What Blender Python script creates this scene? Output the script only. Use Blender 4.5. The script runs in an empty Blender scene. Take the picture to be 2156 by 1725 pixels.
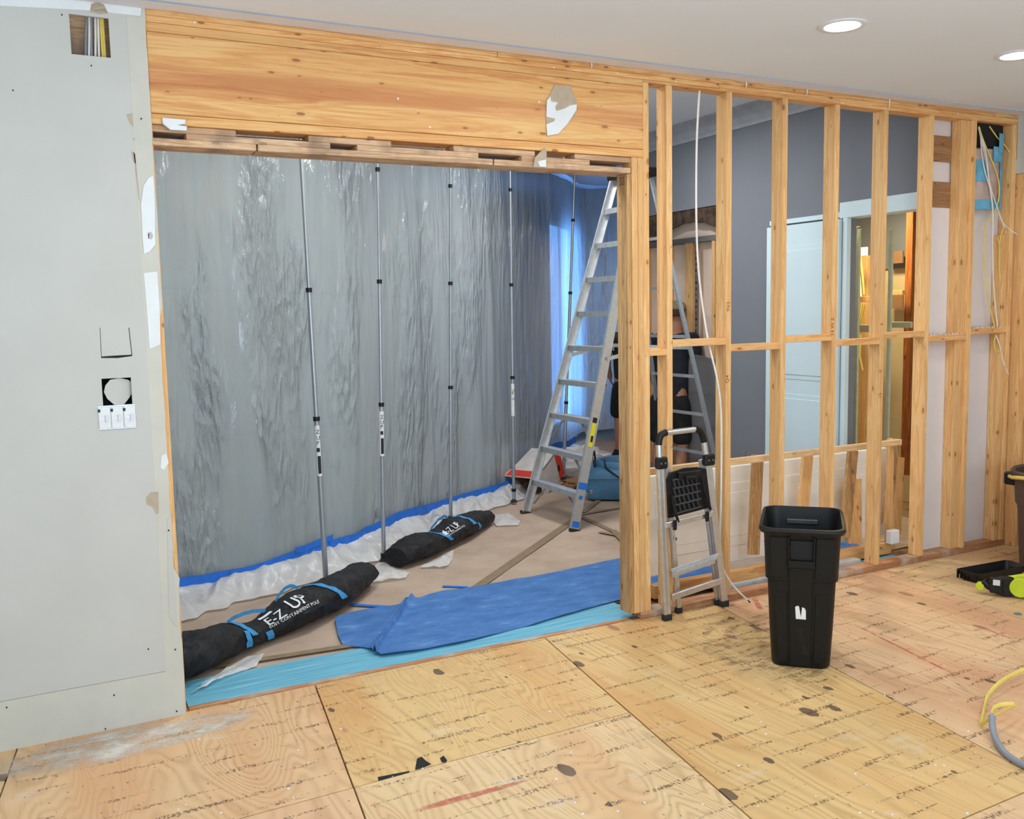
import bpy, bmesh, math, random
from mathutils import Vector, Matrix, noise
random.seed(7)
S = bpy.context.scene
COL = S.collection
# ------------------------------------------------------------------ camera
F = 1981.49
CAM = Vector((-2.72648, -4.10105, 1.68916))
FW = Vector((0.4611302, 0.88115875, -0.10449014))
RT = Vector((0.88485982, -0.46543074, -0.01993284))
UP = Vector((0.06619692, 0.08326749, 0.99432615))
cd = bpy.data.cameras.new('camera'); cam = bpy.data.objects.new('camera', cd); COL.objects.link(cam)
cd.sensor_fit = 'HORIZONTAL'; cd.sensor_width = 36; cd.lens = F/2156*36; cd.clip_start = .05; cd.clip_end = 100
cam.matrix_world = Matrix(((RT.x, UP.x, -FW.x, CAM.x), (RT.y, UP.y, -FW.y, CAM.y), (RT.z, UP.z, -FW.z, CAM.z), (0, 0, 0, 1)))
S.camera = cam
# ------------------------------------------------------------------ world, lights, exposure
w = bpy.data.worlds.new('world'); S.world = w; w.use_nodes = True
bg = w.node_tree.nodes['Background']; bg.inputs[0].default_value = (.76, .88, 1.0, 1); bg.inputs[1].default_value = .95
S.view_settings.view_transform = 'Standard'; S.view_settings.look = 'None'
S.view_settings.exposure = -.42; S.view_settings.gamma = 1; S.view_settings.use_curve_mapping = False


def area(name, loc, size, power, col, rot=(0, 0, 0), sy=None, shape='DISK', spread=math.pi):
    l = bpy.data.lights.new(name, 'AREA'); l.shape = shape; l.size = size
    if sy: l.size_y = sy
    l.energy = power; l.color = col; l.spread = spread
    o = bpy.data.objects.new(name, l); o.location = loc; o.rotation_euler = rot; COL.objects.link(o)
    return o


WARM = (1.0, .98, .96)
for i, (lx, ly) in enumerate([(.60, -.97), (1.81, -.97), (-.62, -.97), (-1.85, -1.3), (-1.85, -3.2), (-.6, -3.2), (.6, -3.0), (1.8, -3.0), (2.7, -2.0)]):
    area('can_lamp', (lx, ly, 2.895), .15, 7, WARM)
area('ceiling_fill', (-1.2, -5.6, 1.6), 3.4, 200, (.74, .88, 1.0), (math.radians(138), 0, 0), 2.0, 'RECTANGLE')  # added cool fill behind the camera, tilted up to brighten the ceiling
area('ceiling_fill', (-4.4, -3.4, 1.3), 2.0, 60, (.72, .87, 1.0), (math.radians(128), 0, math.radians(-90)), 1.6, 'RECTANGLE')  # second added fill, out of view at the left, aimed up for the ceiling
area('hall_lamp', (-.9, .75, 3.2), .6, 46, (.90, .97, 1))
area('hall_lamp', (1.2, 1.9, 3.2), .5, 60, (.95, .97, 1))
area('far_room_lamp', (3.6, 4.4, 2.6), .4, 25, (1, .80, .62))
area('pantry_lamp', (3.2, 1.2, 2.55), .25, 34, (1, .84, .50))


# ------------------------------------------------------------------ pixel rays -> points on real planes
def ray(px, py): return FW + RT*((px-1078)/F) - UP*((py-862.5)/F)
def atY(px, py, c=0.): d = ray(px, py); return CAM + d*((c-CAM.y)/d.y)
def atZ(px, py, c=0.): d = ray(px, py); return CAM + d*((c-CAM.z)/d.z)
def atX(px, py, c=0.): d = ray(px, py); return CAM + d*((c-CAM.x)/d.x)


# ------------------------------------------------------------------ materials
def nodes(name):
    m = bpy.data.materials.new(name); m.use_nodes = True
    nt = m.node_tree; b = nt.nodes['Principled BSDF']
    return m, nt, b


def N(nt, t, **k):
    n = nt.nodes.new(t)
    for a, v in k.items():
        if a.startswith('i_'):
            key = a[2:]; key = int(key) if key.isdigit() else key.replace('_', ' ')
            n.inputs[key].default_value = v
        else: setattr(n, a, v)
    return n


def L(nt, a, b): nt.links.new(a, b)


def math_n(nt, op, a, b=None, c=None, clamp=False):
    n = N(nt, 'ShaderNodeMath', operation=op); n.use_clamp = clamp
    for i, v in enumerate((a, b, c)):
        if v is None: continue
        if isinstance(v, (int, float)): n.inputs[i].default_value = v
        else: L(nt, v, n.inputs[i])
    return n.outputs[0]


def ramp(nt, fac, stops):
    r = N(nt, 'ShaderNodeValToRGB'); e = r.color_ramp.elements
    while len(e) < len(stops): e.new(.5)
    for i, (p, c) in enumerate(stops):
        e[i].position = p; e[i].color = (*c, 1) if len(c) == 3 else c
    L(nt, fac, r.inputs[0]); return r.outputs[0]


def mix(nt, fac, a, b, blend='MIX'):
    n = N(nt, 'ShaderNodeMix', data_type='RGBA', blend_type=blend)
    if isinstance(fac, (int, float)): n.inputs[0].default_value = fac
    else: L(nt, fac, n.inputs[0])
    for i, v in ((6, a), (7, b)):
        if isinstance(v, tuple): n.inputs[i].default_value = (*v, 1) if len(v) == 3 else v
        else: L(nt, v, n.inputs[i])
    return n.outputs[2]


def coords(nt, scale=(1, 1, 1), rot=(0, 0, 0), loc=(0, 0, 0)):
    tc = N(nt, 'ShaderNodeTexCoord'); mp = N(nt, 'ShaderNodeMapping')
    mp.inputs['Scale'].default_value = scale; mp.inputs['Rotation'].default_value = rot; mp.inputs['Location'].default_value = loc
    L(nt, tc.outputs['Object'], mp.inputs['Vector']); return mp.outputs[0]


def noise_n(nt, vec, scale, detail=3, rough=.55, dist=0):
    n = N(nt, 'ShaderNodeTexNoise'); n.inputs['Scale'].default_value = scale; n.inputs['Detail'].default_value = detail
    n.inputs['Roughness'].default_value = rough; n.inputs['Distortion'].default_value = dist
    L(nt, vec, n.inputs['Vector']); return n.outputs['Fac']


def bump(nt, b, h, strength=.3, dist=.002):
    n = N(nt, 'ShaderNodeBump'); n.inputs['Strength'].default_value = strength; n.inputs['Distance'].default_value = dist
    L(nt, h, n.inputs['Height']); L(nt, n.outputs[0], b.inputs['Normal'])


def srgb(r, g, b):
    f = lambda c: (c/255/12.92) if c/255 <= .04045 else ((c/255+.055)/1.055)**2.4
    return (f(r), f(g), f(b))


def plain(name, col, rough=.6, metal=0., var=.06, scale=12, bmp=.0, spec=.5):
    m, nt, b = nodes(name); v = coords(nt)
    n = noise_n(nt, v, scale)
    d = tuple(c*(1-var*2) for c in col); h = tuple(min(1, c*(1+var)) for c in col)
    L(nt, ramp(nt, n, [(.3, d), (.7, h)]), b.inputs['Base Color'])
    b.inputs['Roughness'].default_value = rough; b.inputs['Metallic'].default_value = metal
    b.inputs['Specular IOR Level'].default_value = spec
    if bmp: bump(nt, b, noise_n(nt, v, scale*6, 4), bmp)
    return m


def wood(name, axis, light, mid, dark, knots=.5, ringscale=1.0, rough=.62, stain=None, heart=0):
    m, nt, b = nodes(name)
    sc = {'x': (.9, 16, 16), 'y': (16, .9, 16), 'z': (16, 16, .9)}[axis]
    v = coords(nt, tuple(s*ringscale for s in sc))
    warp = noise_n(nt, coords(nt, tuple(s*.14 for s in sc)), 2.2, 2)
    g = noise_n(nt, v, 1.6, 4, .6, 1.2)
    fine = noise_n(nt, coords(nt, tuple(s*6 for s in sc)), 1.5, 3, .6)
    wv = math_n(nt, 'SINE', math_n(nt, 'MULTIPLY_ADD', g, 34, math_n(nt, 'MULTIPLY', warp, 20)))
    f = math_n(nt, 'MULTIPLY_ADD', wv, .11, math_n(nt, 'MULTIPLY_ADD', fine, .35, math_n(nt, 'MULTIPLY', g, .75)))
    c = ramp(nt, f, [(.30, light), (.52, mid), (.86, dark)])
    # knots, laid out on the two visible faces
    tck = N(nt, 'ShaderNodeTexCoord'); sk_ = N(nt, 'ShaderNodeSeparateXYZ'); L(nt, tck.outputs['Object'], sk_.inputs[0])
    oix = N(nt, 'ShaderNodeObjectInfo')
    al, c1_, c2_ = {'x': ('X', 'Y', 'Z'), 'y': ('Y', 'X', 'Z'), 'z': ('Z', 'X', 'Y')}[axis]
    cb_ = N(nt, 'ShaderNodeCombineXYZ')
    L(nt, math_n(nt, 'MULTIPLY_ADD', oix.outputs['Random'], 7.3, math_n(nt, 'MULTIPLY', math_n(nt, 'MULTIPLY_ADD', sk_.outputs[c2_], 1.63, sk_.outputs[c1_]), 11)), cb_.inputs[0])
    L(nt, math_n(nt, 'MULTIPLY_ADD', oix.outputs['Random'], 31, math_n(nt, 'MULTIPLY', sk_.outputs[al], 6.5)), cb_.inputs[1])
    vo = N(nt, 'ShaderNodeTexVoronoi', voronoi_dimensions='2D'); vo.inputs['Scale'].default_value = 1
    L(nt, cb_.outputs[0], vo.inputs['Vector']); sc_ = N(nt, 'ShaderNodeSeparateColor'); L(nt, vo.outputs['Color'], sc_.inputs[0])
    rad = math_n(nt, 'MULTIPLY', math_n(nt, 'SUBTRACT', sc_.outputs[0], .66, None, True), .42)
    edge = math_n(nt, 'MULTIPLY', math_n(nt, 'SUBTRACT', rad, vo.outputs['Distance']), 30, None, True)
    halo = math_n(nt, 'MULTIPLY', math_n(nt, 'SUBTRACT', math_n(nt, 'MULTIPLY', rad, 2.4), vo.outputs['Distance']), 8, None, True)
    c = mix(nt, math_n(nt, 'MULTIPLY', halo, .35*knots), c, dark)
    c = mix(nt, math_n(nt, 'MULTIPLY', edge, knots), c, tuple(x*.42 for x in dark))
    if heart:
        tc = N(nt, 'ShaderNodeTexCoord'); sx = N(nt, 'ShaderNodeSeparateXYZ'); L(nt, tc.outputs['Object'], sx.inputs[0])
        wob = noise_n(nt, coords(nt, (1.1, 1, 5)), 1.3, 2)
        dd = math_n(nt, 'ABSOLUTE', math_n(nt, 'SUBTRACT', math_n(nt, 'MULTIPLY_ADD', wob, .09, sx.outputs['Z']), heart))
        hb = ramp(nt, math_n(nt, 'MULTIPLY', dd, 10), [(.25, (1, 1, 1)), (.62, (0, 0, 0))])
        c = mix(nt, math_n(nt, 'MULTIPLY', hb, .60), c, mix(nt, ramp(nt, g, [(.40, (0, 0, 0)), (.60, (1, 1, 1))]), srgb(214, 146, 98), srgb(184, 106, 66)))
    oi = N(nt, 'ShaderNodeObjectInfo')
    hs = N(nt, 'ShaderNodeHueSaturation'); L(nt, c, hs.inputs['Color'])
    L(nt, math_n(nt, 'MULTIPLY_ADD', oi.outputs['Random'], .16, .92), hs.inputs['Value'])
    c = hs.outputs[0]
    if stain:
        sn = noise_n(nt, coords(nt), 5, 4); c = mix(nt, ramp(nt, sn, [(.5, (0, 0, 0)), (.68, (1, 1, 1))]), c, stain)
    L(nt, c, b.inputs['Base Color']); b.inputs['Roughness'].default_value = rough
    b.inputs['Specular IOR Level'].default_value = .3
    bump(nt, b, f, .25, .0015)
    return m


PL, PM, PD = srgb(238, 198, 142), srgb(228, 182, 122), srgb(208, 148, 92)
M = {}
M['stud'] = wood('pine_vertical', 'z', PL, PM, PD, .75)
M['plate'] = wood('pine_horizontal', 'x', PL, srgb(226, 172, 110), srgb(202, 134, 78), .8)
M['beam'] = wood('pine_beam', 'x', srgb(238, 196, 134), srgb(230, 178, 114), srgb(206, 136, 82), .75, .5)
M['headerboard'] = wood('pine_header', 'x', srgb(238, 196, 134), srgb(230, 178, 114), srgb(206, 136, 82), .75, .5, .62, None, 2.70)
M['sill'] = wood('pine_sole_plate', 'x', srgb(205, 160, 120), srgb(186, 132, 92), srgb(150, 98, 66), .3, 1, .8, srgb(190, 176, 160))
M['oldx'] = wood('weathered_blocks', 'x', srgb(226, 196, 162), srgb(206, 170, 134), srgb(164, 126, 98), .5, 1, .8, srgb(150, 124, 104))
M['oldz'] = wood('weathered_post', 'z', srgb(214, 176, 124), srgb(190, 148, 98), srgb(140, 102, 68), .6, .7, .8)
M['brownboard'] = wood('brown_boards', 'x', srgb(184, 140, 100), srgb(166, 122, 86), srgb(134, 94, 64), .8)
M['brownstud'] = wood('dark_stud', 'z', srgb(176, 112, 58), srgb(150, 86, 42), srgb(108, 56, 26), .9)
M['drywall'] = plain('grey_white_paint', srgb(196, 196, 190), .75, 0, .02, 3, .05)
M['drywall_band'] = plain('cream_paint', srgb(202, 200, 188), .7, 0, .03, 6, .06)
M['white'] = plain('white_paint', srgb(226, 230, 231), .55, 0, .03, 8)
M['tan'] = plain('torn_paper', srgb(186, 170, 148), .9, 0, .06, 20)
M['ceiling'] = plain('ceiling_paint', srgb(230, 238, 246), .85, 0, .01, 2)
M['ceil_band'] = plain('ceiling_edge', srgb(222, 222, 228), .85, 0, .03, 5)
M['gray_wall'] = plain('grey_wall_paint', srgb(120, 124, 131), .8, 0, .02, 3)
M['pink'] = plain('pinkish_board', srgb(230, 222, 220), .85, 0, .02, 6)
M['peach'] = plain('peach_wall', srgb(244, 220, 200), .85, 0, .02, 4)
M['beige'] = plain('beige_board', srgb(208, 190, 150), .85, 0, .03, 5)
M['bluewhite'] = plain('pale_blue_paint', srgb(206, 226, 232), .45, 0, .01, 4)
M['doorwhite'] = plain('off_white_door', srgb(242, 240, 232), .5, 0, .03, 4)
M['black'] = plain('black_plastic', (.008, .008, .009), .45, 0, .2, 20, 0, .35)
M['rubber'] = plain('black_rubber', (.02, .02, .02), .8, 0, .2, 20)
M['dark'] = plain('dark_void', (.01, .01, .01), .9)
M['alu'] = plain('brushed_aluminium', (.66, .68, .69), .34, .85, .05, 30)
M['alu2'] = plain('dull_aluminium', (.52, .54, .55), .5, .7, .08, 25)
M['pole'] = plain('pole_grey', srgb(168, 176, 182), .35, .6, .04, 10)
M['steel'] = plain('steel', (.45, .46, .47), .35, .9)
M['tape'] = plain('blue_tape', srgb(34, 112, 214), .6, 0, .08, 20, .1)
M['cyantape'] = plain('light_blue_tape', srgb(108, 182, 216), .5, 0, .12, 15, .2)
M['bagblue'] = plain('blue_webbing', srgb(60, 142, 196), .8, 0, .08, 60)
M['print'] = plain('white_print', srgb(225, 228, 228), .7)
M['inkblack'] = plain('black_print', (.01, .01, .01), .6)
M['yellow'] = plain('yellow_jacket', srgb(232, 208, 104), .5)
M['whitewire'] = plain('white_jacket', srgb(232, 226, 218), .5)
M['conduit'] = plain('grey_conduit', srgb(136, 142, 152), .45)
M['lime'] = plain('lime_plastic', srgb(196, 214, 40), .45)
M['yellowlabel'] = plain('yellow_label', srgb(240, 226, 40), .5)
M['red'] = plain('red_print', srgb(212, 60, 44), .6)
M['card'] = plain('cardboard', srgb(150, 112, 78), .85)
M['boxwhite'] = plain('box_white', srgb(205, 200, 195), .7)
M['blower'] = plain('blue_blower_plastic', srgb(82, 134, 172), .5, 0, .12, 6, .05)
M['brownbin'] = plain('brown_bin_plastic', srgb(86, 66, 56), .55, 0, .1, 8)
M['skin'] = plain('skin', srgb(176, 124, 98), .6, 0, .05, 10)
M['hair'] = plain('brown_hair', srgb(70, 48, 36), .8)
M['navy'] = plain('navy_shirt', srgb(30, 34, 46), .9, 0, .15, 12)
M['shorts'] = plain('dark_shorts', srgb(24, 27, 27), .9, 0, .2, 12)
M['greenshirt'] = plain('dark_green_shirt', srgb(40, 46, 42), .9, 0, .15, 12)
M['cap'] = plain('tan_cap', srgb(150, 132, 100), .9)
M['chalk'] = plain('red_chalk', srgb(205, 112, 100), .9, 0, .12, 30)
M['dust'] = plain('plaster_dust', srgb(214, 206, 194), .95, 0, .05, 30)
M['osb'] = plain('dark_torn_board', srgb(84, 66, 52), .95, 0, .35, 14, .6)
M['graypanel'] = plain('dark_grey_panel', srgb(112, 110, 110), .75, 0, .03, 3)
M['greenbar'] = plain('pale_green_strip', srgb(196, 204, 178), .6)
M['hallfloor'] = plain('hall_subfloor', srgb(150, 120, 90), .8)


def mat_black_bin():
    m, nt, b = nodes('bin_black_plastic'); v = coords(nt)
    n = noise_n(nt, v, 9, 5, .7); s = noise_n(nt, coords(nt, (1, 1, .3)), 22, 4)
    f = math_n(nt, 'MULTIPLY', ramp(nt, n, [(.55, (0, 0, 0)), (.75, (1, 1, 1))]), ramp(nt, s, [(.5, (0, 0, 0)), (.7, (1, 1, 1))]))
    L(nt, mix(nt, f, (.007, .0075, .0075), (.030, .032, .032)), b.inputs['Base Color']); b.inputs['Roughness'].default_value = .45; b.inputs['Specular IOR Level'].default_value = .28
    bump(nt, b, noise_n(nt, v, 300, 2), .15, .0008); return m


def mat_bag():
    m, nt, b = nodes('bag_black_fabric'); v = coords(nt)
    n = noise_n(nt, v, 14, 5, .7)
    L(nt, ramp(nt, n, [(.45, (.006, .006, .007)), (.8, (.030, .030, .032))]), b.inputs['Base Color']); b.inputs['Roughness'].default_value = .5; b.inputs['Specular IOR Level'].default_value = .3
    bump(nt, b, noise_n(nt, v, 26, 5, .65, 2.5), .8, .012); return m


def mat_sheet(name, base, trans, transp, rough, folds=True):
    m, nt, b = nodes(name); out = nt.nodes['Material Output']
    v = coords(nt, (1, 1, .22)); v2 = coords(nt, (1, 1, .26))
    n1 = noise_n(nt, v, 7, 5, .6, 1.2); n2 = noise_n(nt, v2, 46, 3, .65, 2.0)
    msk = ramp(nt, noise_n(nt, coords(nt, (1, 1, .24)), 2.4, 3), [(.48, (.02, .02, .02)), (.60, (1, 1, 1))])
    vc = N(nt, 'ShaderNodeTexVoronoi'); vc.feature = 'SMOOTH_F1'; vc.inputs['Scale'].default_value = 26; vc.inputs['Smoothness'].default_value = .25
    wq = N(nt, 'ShaderNodeMix', data_type='VECTOR'); wq.inputs[0].default_value = .10
    wn_ = N(nt, 'ShaderNodeTexNoise'); wn_.inputs['Scale'].default_value = 9; L(nt, v2, wn_.inputs['Vector'])
    L(nt, v2, wq.inputs[4]); L(nt, wn_.outputs['Color'], wq.inputs[5]); L(nt, wq.outputs[1], vc.inputs['Vector'])
    cr1 = math_n(nt, 'MULTIPLY_ADD', vc.outputs['Distance'], 1.1, math_n(nt, 'MULTIPLY', n2, .4))
    h = math_n(nt, 'MULTIPLY_ADD', math_n(nt, 'MULTIPLY', cr1, msk), 1.25 if folds else .5, math_n(nt, 'MULTIPLY', n1, .55))
    if folds:
        tc = N(nt, 'ShaderNodeTexCoord'); sx = N(nt, 'ShaderNodeSeparateXYZ'); L(nt, tc.outputs['Object'], sx.inputs[0])
        zz = math_n(nt, 'MULTIPLY_ADD', sx.outputs['X'], .03, sx.outputs['Z'])
        for zc in (.92, 1.80):
            dd = math_n(nt, 'ABSOLUTE', math_n(nt, 'SUBTRACT', zz, zc))
            h = math_n(nt, 'ADD', h, math_n(nt, 'MULTIPLY', math_n(nt, 'LESS_THAN', dd, .004), .22))
    bn = N(nt, 'ShaderNodeBump'); bn.inputs['Strength'].default_value = 1; bn.inputs['Distance'].default_value = .021 if folds else .009
    L(nt, h, bn.inputs['Height'])
    streak = noise_n(nt, coords(nt, (1, 1, .05)), 10, 4, .6, .8)
    colr = ramp(nt, streak, [(.3, tuple(c*.94 for c in base)), (.7, tuple(min(1, c*1.06) for c in base))])
    L(nt, colr, b.inputs['Base Color']); b.inputs['Roughness'].default_value = rough
    b.inputs['Specular IOR Level'].default_value = .7; L(nt, bn.outputs[0], b.inputs['Normal'])
    tl = N(nt, 'ShaderNodeBsdfTranslucent'); L(nt, colr, tl.inputs[0]); L(nt, bn.outputs[0], tl.inputs['Normal'])
    tr = N(nt, 'ShaderNodeBsdfTransparent'); tr.inputs[0].default_value = (.9, .93, .94, 1)
    mx = N(nt, 'ShaderNodeMixShader'); mx.inputs[0].default_value = trans
    L(nt, b.outputs[0], mx.inputs[1]); L(nt, tl.outputs[0], mx.inputs[2])
    m2 = N(nt, 'ShaderNodeMixShader'); m2.inputs[0].default_value = transp
    L(nt, mx.outputs[0], m2.inputs[1]); L(nt, tr.outputs[0], m2.inputs[2]); L(nt, m2.outputs[0], out.inputs[0])
    return m


def mat_ply(name, base, warm, seed, grain='y', dirt=.5, wavy=.22):
    m, nt, b = nodes(name)
    R = math.radians(8.3)*(-1)
    loc = (seed*3.7, seed*1.9, 0)
    rot = (0, 0, -R)
    sc = (1, .16 if wavy > .1 else .07, 1) if grain == 'y' else (.16, 1, 1)
    base_v = coords(nt, sc, rot, loc)
    low = noise_n(nt, base_v, 2.6, 2, .5, .6)
    vr = N(nt, 'ShaderNodeTexVoronoi'); vr.feature = 'SMOOTH_F1'; vr.inputs['Smoothness'].default_value = .6; vr.inputs['Scale'].default_value = 1.0
    L(nt, coords(nt, (4.2, 1.9, 1), rot, loc), vr.inputs['Vector'])
    low = math_n(nt, 'MULTIPLY_ADD', vr.outputs['Distance'], wavy, low)
    wv = math_n(nt, 'SINE', math_n(nt, 'MULTIPLY', low, 190))
    fine = noise_n(nt, coords(nt, (sc[0]*70, sc[1]*30, 1), rot, loc), 2, 3)
    lowamp = noise_n(nt, coords(nt, (1, .6, 1), rot, loc), 3.2, 2)
    g = math_n(nt, 'MULTIPLY_ADD', math_n(nt, 'MULTIPLY', wv, lowamp), .44, math_n(nt, 'MULTIPLY_ADD', fine, .40, .12))
    big = noise_n(nt, coords(nt, (2.6, .5, 1), rot, loc), 1.0, 3)
    c = ramp(nt, g, [(.12, base), (.45, tuple(x*.90 for x in base)), (.8, tuple(x*y for x, y in zip(base, (.66, .58, .50))))])
    c = mix(nt, ramp(nt, big, [(.45, (0, 0, 0)), (.62, (1, 1, 1))]), c, mix(nt, .55, c, warm))
    # knots and football plugs
    vo = N(nt, 'ShaderNodeTexVoronoi'); vo.inputs['Scale'].default_value = 1.0; vo.inputs['Randomness'].default_value = 1
    L(nt, coords(nt, (4.2, 1.9, 1), rot, loc), vo.inputs['Vector'])
    sep = N(nt, 'ShaderNodeSeparateColor'); L(nt, vo.outputs['Color'], sep.inputs[0])
    pick = math_n(nt, 'GREATER_THAN', sep.outputs[0], .45)
    kn = math_n(nt, 'MULTIPLY', ramp(nt, vo.outputs['Distance'], [(.085, (1, 1, 1)), (.115, (0, 0, 0))]), pick)
    c = mix(nt, math_n(nt, 'MULTIPLY', kn, .75), c, srgb(150, 104, 84))
    vo2 = N(nt, 'ShaderNodeTexVoronoi'); vo2.inputs['Scale'].default_value = 1.0
    L(nt, coords(nt, (7, 3.8, 1), rot, (loc[0]+5, loc[1]+2, 0)), vo2.inputs['Vector'])
    sep2 = N(nt, 'ShaderNodeSeparateColor'); L(nt, vo2.outputs['Color'], sep2.inputs[0])
    dn = noise_n(nt, coords(nt), 30, 2)
    k2 = math_n(nt, 'LESS_THAN', math_n(nt, 'MULTIPLY_ADD', dn, .10, vo2.outputs['Distance']), math_n(nt, 'MULTIPLY', sep2.outputs[1], .25))
    c = mix(nt, math_n(nt, 'MULTIPLY', k2, .82), c, srgb(66, 54, 50))
    # smudged illegible ink rows running across the sheet
    tc = N(nt, 'ShaderNodeTexCoord'); mp = N(nt, 'ShaderNodeMapping'); mp.inputs['Rotation'].default_value = (0, 0, math.radians(-1.5))
    mp.inputs['Location'].default_value = (seed*.31, seed*.071, 0)
    L(nt, tc.outputs['Object'], mp.inputs[0]); sx = N(nt, 'ShaderNodeSeparateXYZ'); L(nt, mp.outputs[0], sx.inputs[0])
    fr = math_n(nt, 'FRACT', math_n(nt, 'MULTIPLY', sx.outputs['Y'], 9.3))
    band = math_n(nt, 'MULTIPLY', math_n(nt, 'GREATER_THAN', fr, .34), math_n(nt, 'LESS_THAN', fr, .58))
    ch = math_n(nt, 'GREATER_THAN', noise_n(nt, coords(nt, (1.5, .9, 1), (0, 0, math.radians(-1.5)), loc), 58, 3, .75), .515)
    rg = ramp(nt, noise_n(nt, coords(nt, (1.3, 7, 1), (0, 0, 0), (loc[1], loc[0], 0)), 3.1, 3), [(.50, (0, 0, 0)), (.57, (1, 1, 1))])
    st = math_n(nt, 'MULTIPLY', math_n(nt, 'MULTIPLY', band, ch), rg)
    c = mix(nt, math_n(nt, 'MULTIPLY', st, .8), c, srgb(74, 52, 36))
    sp = math_n(nt, 'GREATER_THAN', noise_n(nt, coords(nt, (1, .45, 1), rot, loc), 60, 2, .5), .70)
    c = mix(nt, math_n(nt, 'MULTIPLY', sp, .7), c, srgb(110, 76, 50))
    dt = ramp(nt, noise_n(nt, coords(nt, (1, 1, 1), (0, 0, 0), loc), 1.7, 5, .65), [(.56, (0, 0, 0)), (.74, (1, 1, 1))])
    c = mix(nt, math_n(nt, 'MULTIPLY', dt, dirt*.5), c, srgb(170, 146, 124))
    wd = ramp(nt, noise_n(nt, coords(nt, (1, 2, 1), (0, 0, 0), (loc[1], 3, 0)), 3.1, 6, .7), [(.60, (0, 0, 0)), (.72, (1, 1, 1))])
    c = mix(nt, math_n(nt, 'MULTIPLY', wd, .55), c, srgb(212, 204, 192))
    L(nt, c, b.inputs['Base Color']); b.inputs['Roughness'].default_value = .58; b.inputs['Specular IOR Level'].default_value = .35
    bump(nt, b, g, .15, .001); return m


def mat_cloth():
    m, nt, b = nodes('blue_drop_cloth'); v = coords(nt, (1, 2.2, 1), (0, 0, -.25))
    n = noise_n(nt, v, 5, 6, .7); c = ramp(nt, n, [(.35, srgb(54, 102, 162)), (.58, srgb(72, 120, 180)), (.76, srgb(126, 162, 202))])
    L(nt, c, b.inputs['Base Color']); b.inputs['Roughness'].default_value = .85
    bump(nt, b, noise_n(nt, coords(nt), 120, 3), .2, .002); return m


def mat_paper():
    m, nt, b = nodes('brown_floor_paper'); n = noise_n(nt, coords(nt), 2.4, 6, .65)
    L(nt, ramp(nt, n, [(.3, srgb(164, 140, 120)), (.7, srgb(192, 170, 150))]), b.inputs['Base Color']); b.inputs['Roughness'].default_value = .75
    bump(nt, b, noise_n(nt, coords(nt), 6, 4), .3, .006); return m


def mat_teal():
    m, nt, b = nodes('light_blue_floor_film'); n = noise_n(nt, coords(nt, (.25, 6, 1)), 9, 4, .6)
    L(nt, ramp(nt, n, [(.35, srgb(92, 162, 188)), (.6, srgb(114, 182, 204)), (.8, srgb(164, 208, 220))]), b.inputs['Base Color']); b.inputs['Roughness'].default_value = .4
    bump(nt, b, n, .5, .003); return m


def mat_emit(name, col, s):
    m = bpy.data.materials.new(name); m.use_nodes = True; nt = m.node_tree; nt.nodes.remove(nt.nodes['Principled BSDF'])
    e = N(nt, 'ShaderNodeEmission'); e.inputs[0].default_value = (*col, 1); e.inputs[1].default_value = s
    L(nt, e.outputs[0], nt.nodes['Material Output'].inputs[0]); return m


def mat_smudge(name, col, sc, lo, hi, mx=.85, stretch=(1, 1, 1), rotz=0.):
    m, nt, b = nodes(name); out = nt.nodes['Material Output']
    b.inputs['Base Color'].default_value = (*col, 1); b.inputs['Roughness'].default_value = .9
    n = noise_n(nt, coords(nt, stretch, (0, 0, rotz)), sc, 5, .7)
    tc = N(nt, 'ShaderNodeTexCoord'); g = N(nt, 'ShaderNodeTexGradient', gradient_type='SPHERICAL')
    mp = N(nt, 'ShaderNodeMapping'); mp.inputs['Location'].default_value = (-1, -1, 0); mp.inputs['Scale'].default_value = (2, 2, 0); L(nt, tc.outputs['Generated'], mp.inputs[0]); L(nt, mp.outputs[0], g.inputs[0])
    f = math_n(nt, 'MULTIPLY', ramp(nt, n, [(lo, (0, 0, 0)), (hi, (1, 1, 1))]), math_n(nt, 'MULTIPLY', ramp(nt, g.outputs[0], [(0, (0, 0, 0)), (.35, (1, 1, 1))]), mx))
    tr = N(nt, 'ShaderNodeBsdfTransparent'); ms = N(nt, 'ShaderNodeMixShader'); L(nt, f, ms.inputs[0]); L(nt, tr.outputs[0], ms.inputs[1]); L(nt, b.outputs[0], ms.inputs[2]); L(nt, ms.outputs[0], out.inputs[0])
    return m


M['chalk'] = mat_smudge('red_chalk', srgb(205, 110, 96), 22, .30, .62, .8)
M['bin'] = mat_black_bin(); M['bag'] = mat_bag()
M['sheet'] = mat_sheet('containment_film', srgb(178, 187, 187), .22, .05, .13)
M['skirt'] = mat_sheet('loose_white_film', srgb(244, 244, 242), .35, .12, .3, False)
M['cloth'] = mat_cloth(); M['paper'] = mat_paper(); M['teal'] = mat_teal()
M['lamp'] = mat_emit('lamp_glow', (1, .97, .93), 30)
M['sky'] = mat_emit('window_daylight', (.16, .40, 1.0), 19)
M['papertape'] = plain('brown_paper_tape', srgb(140, 118, 88), .6, 0, .08, 20)


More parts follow.
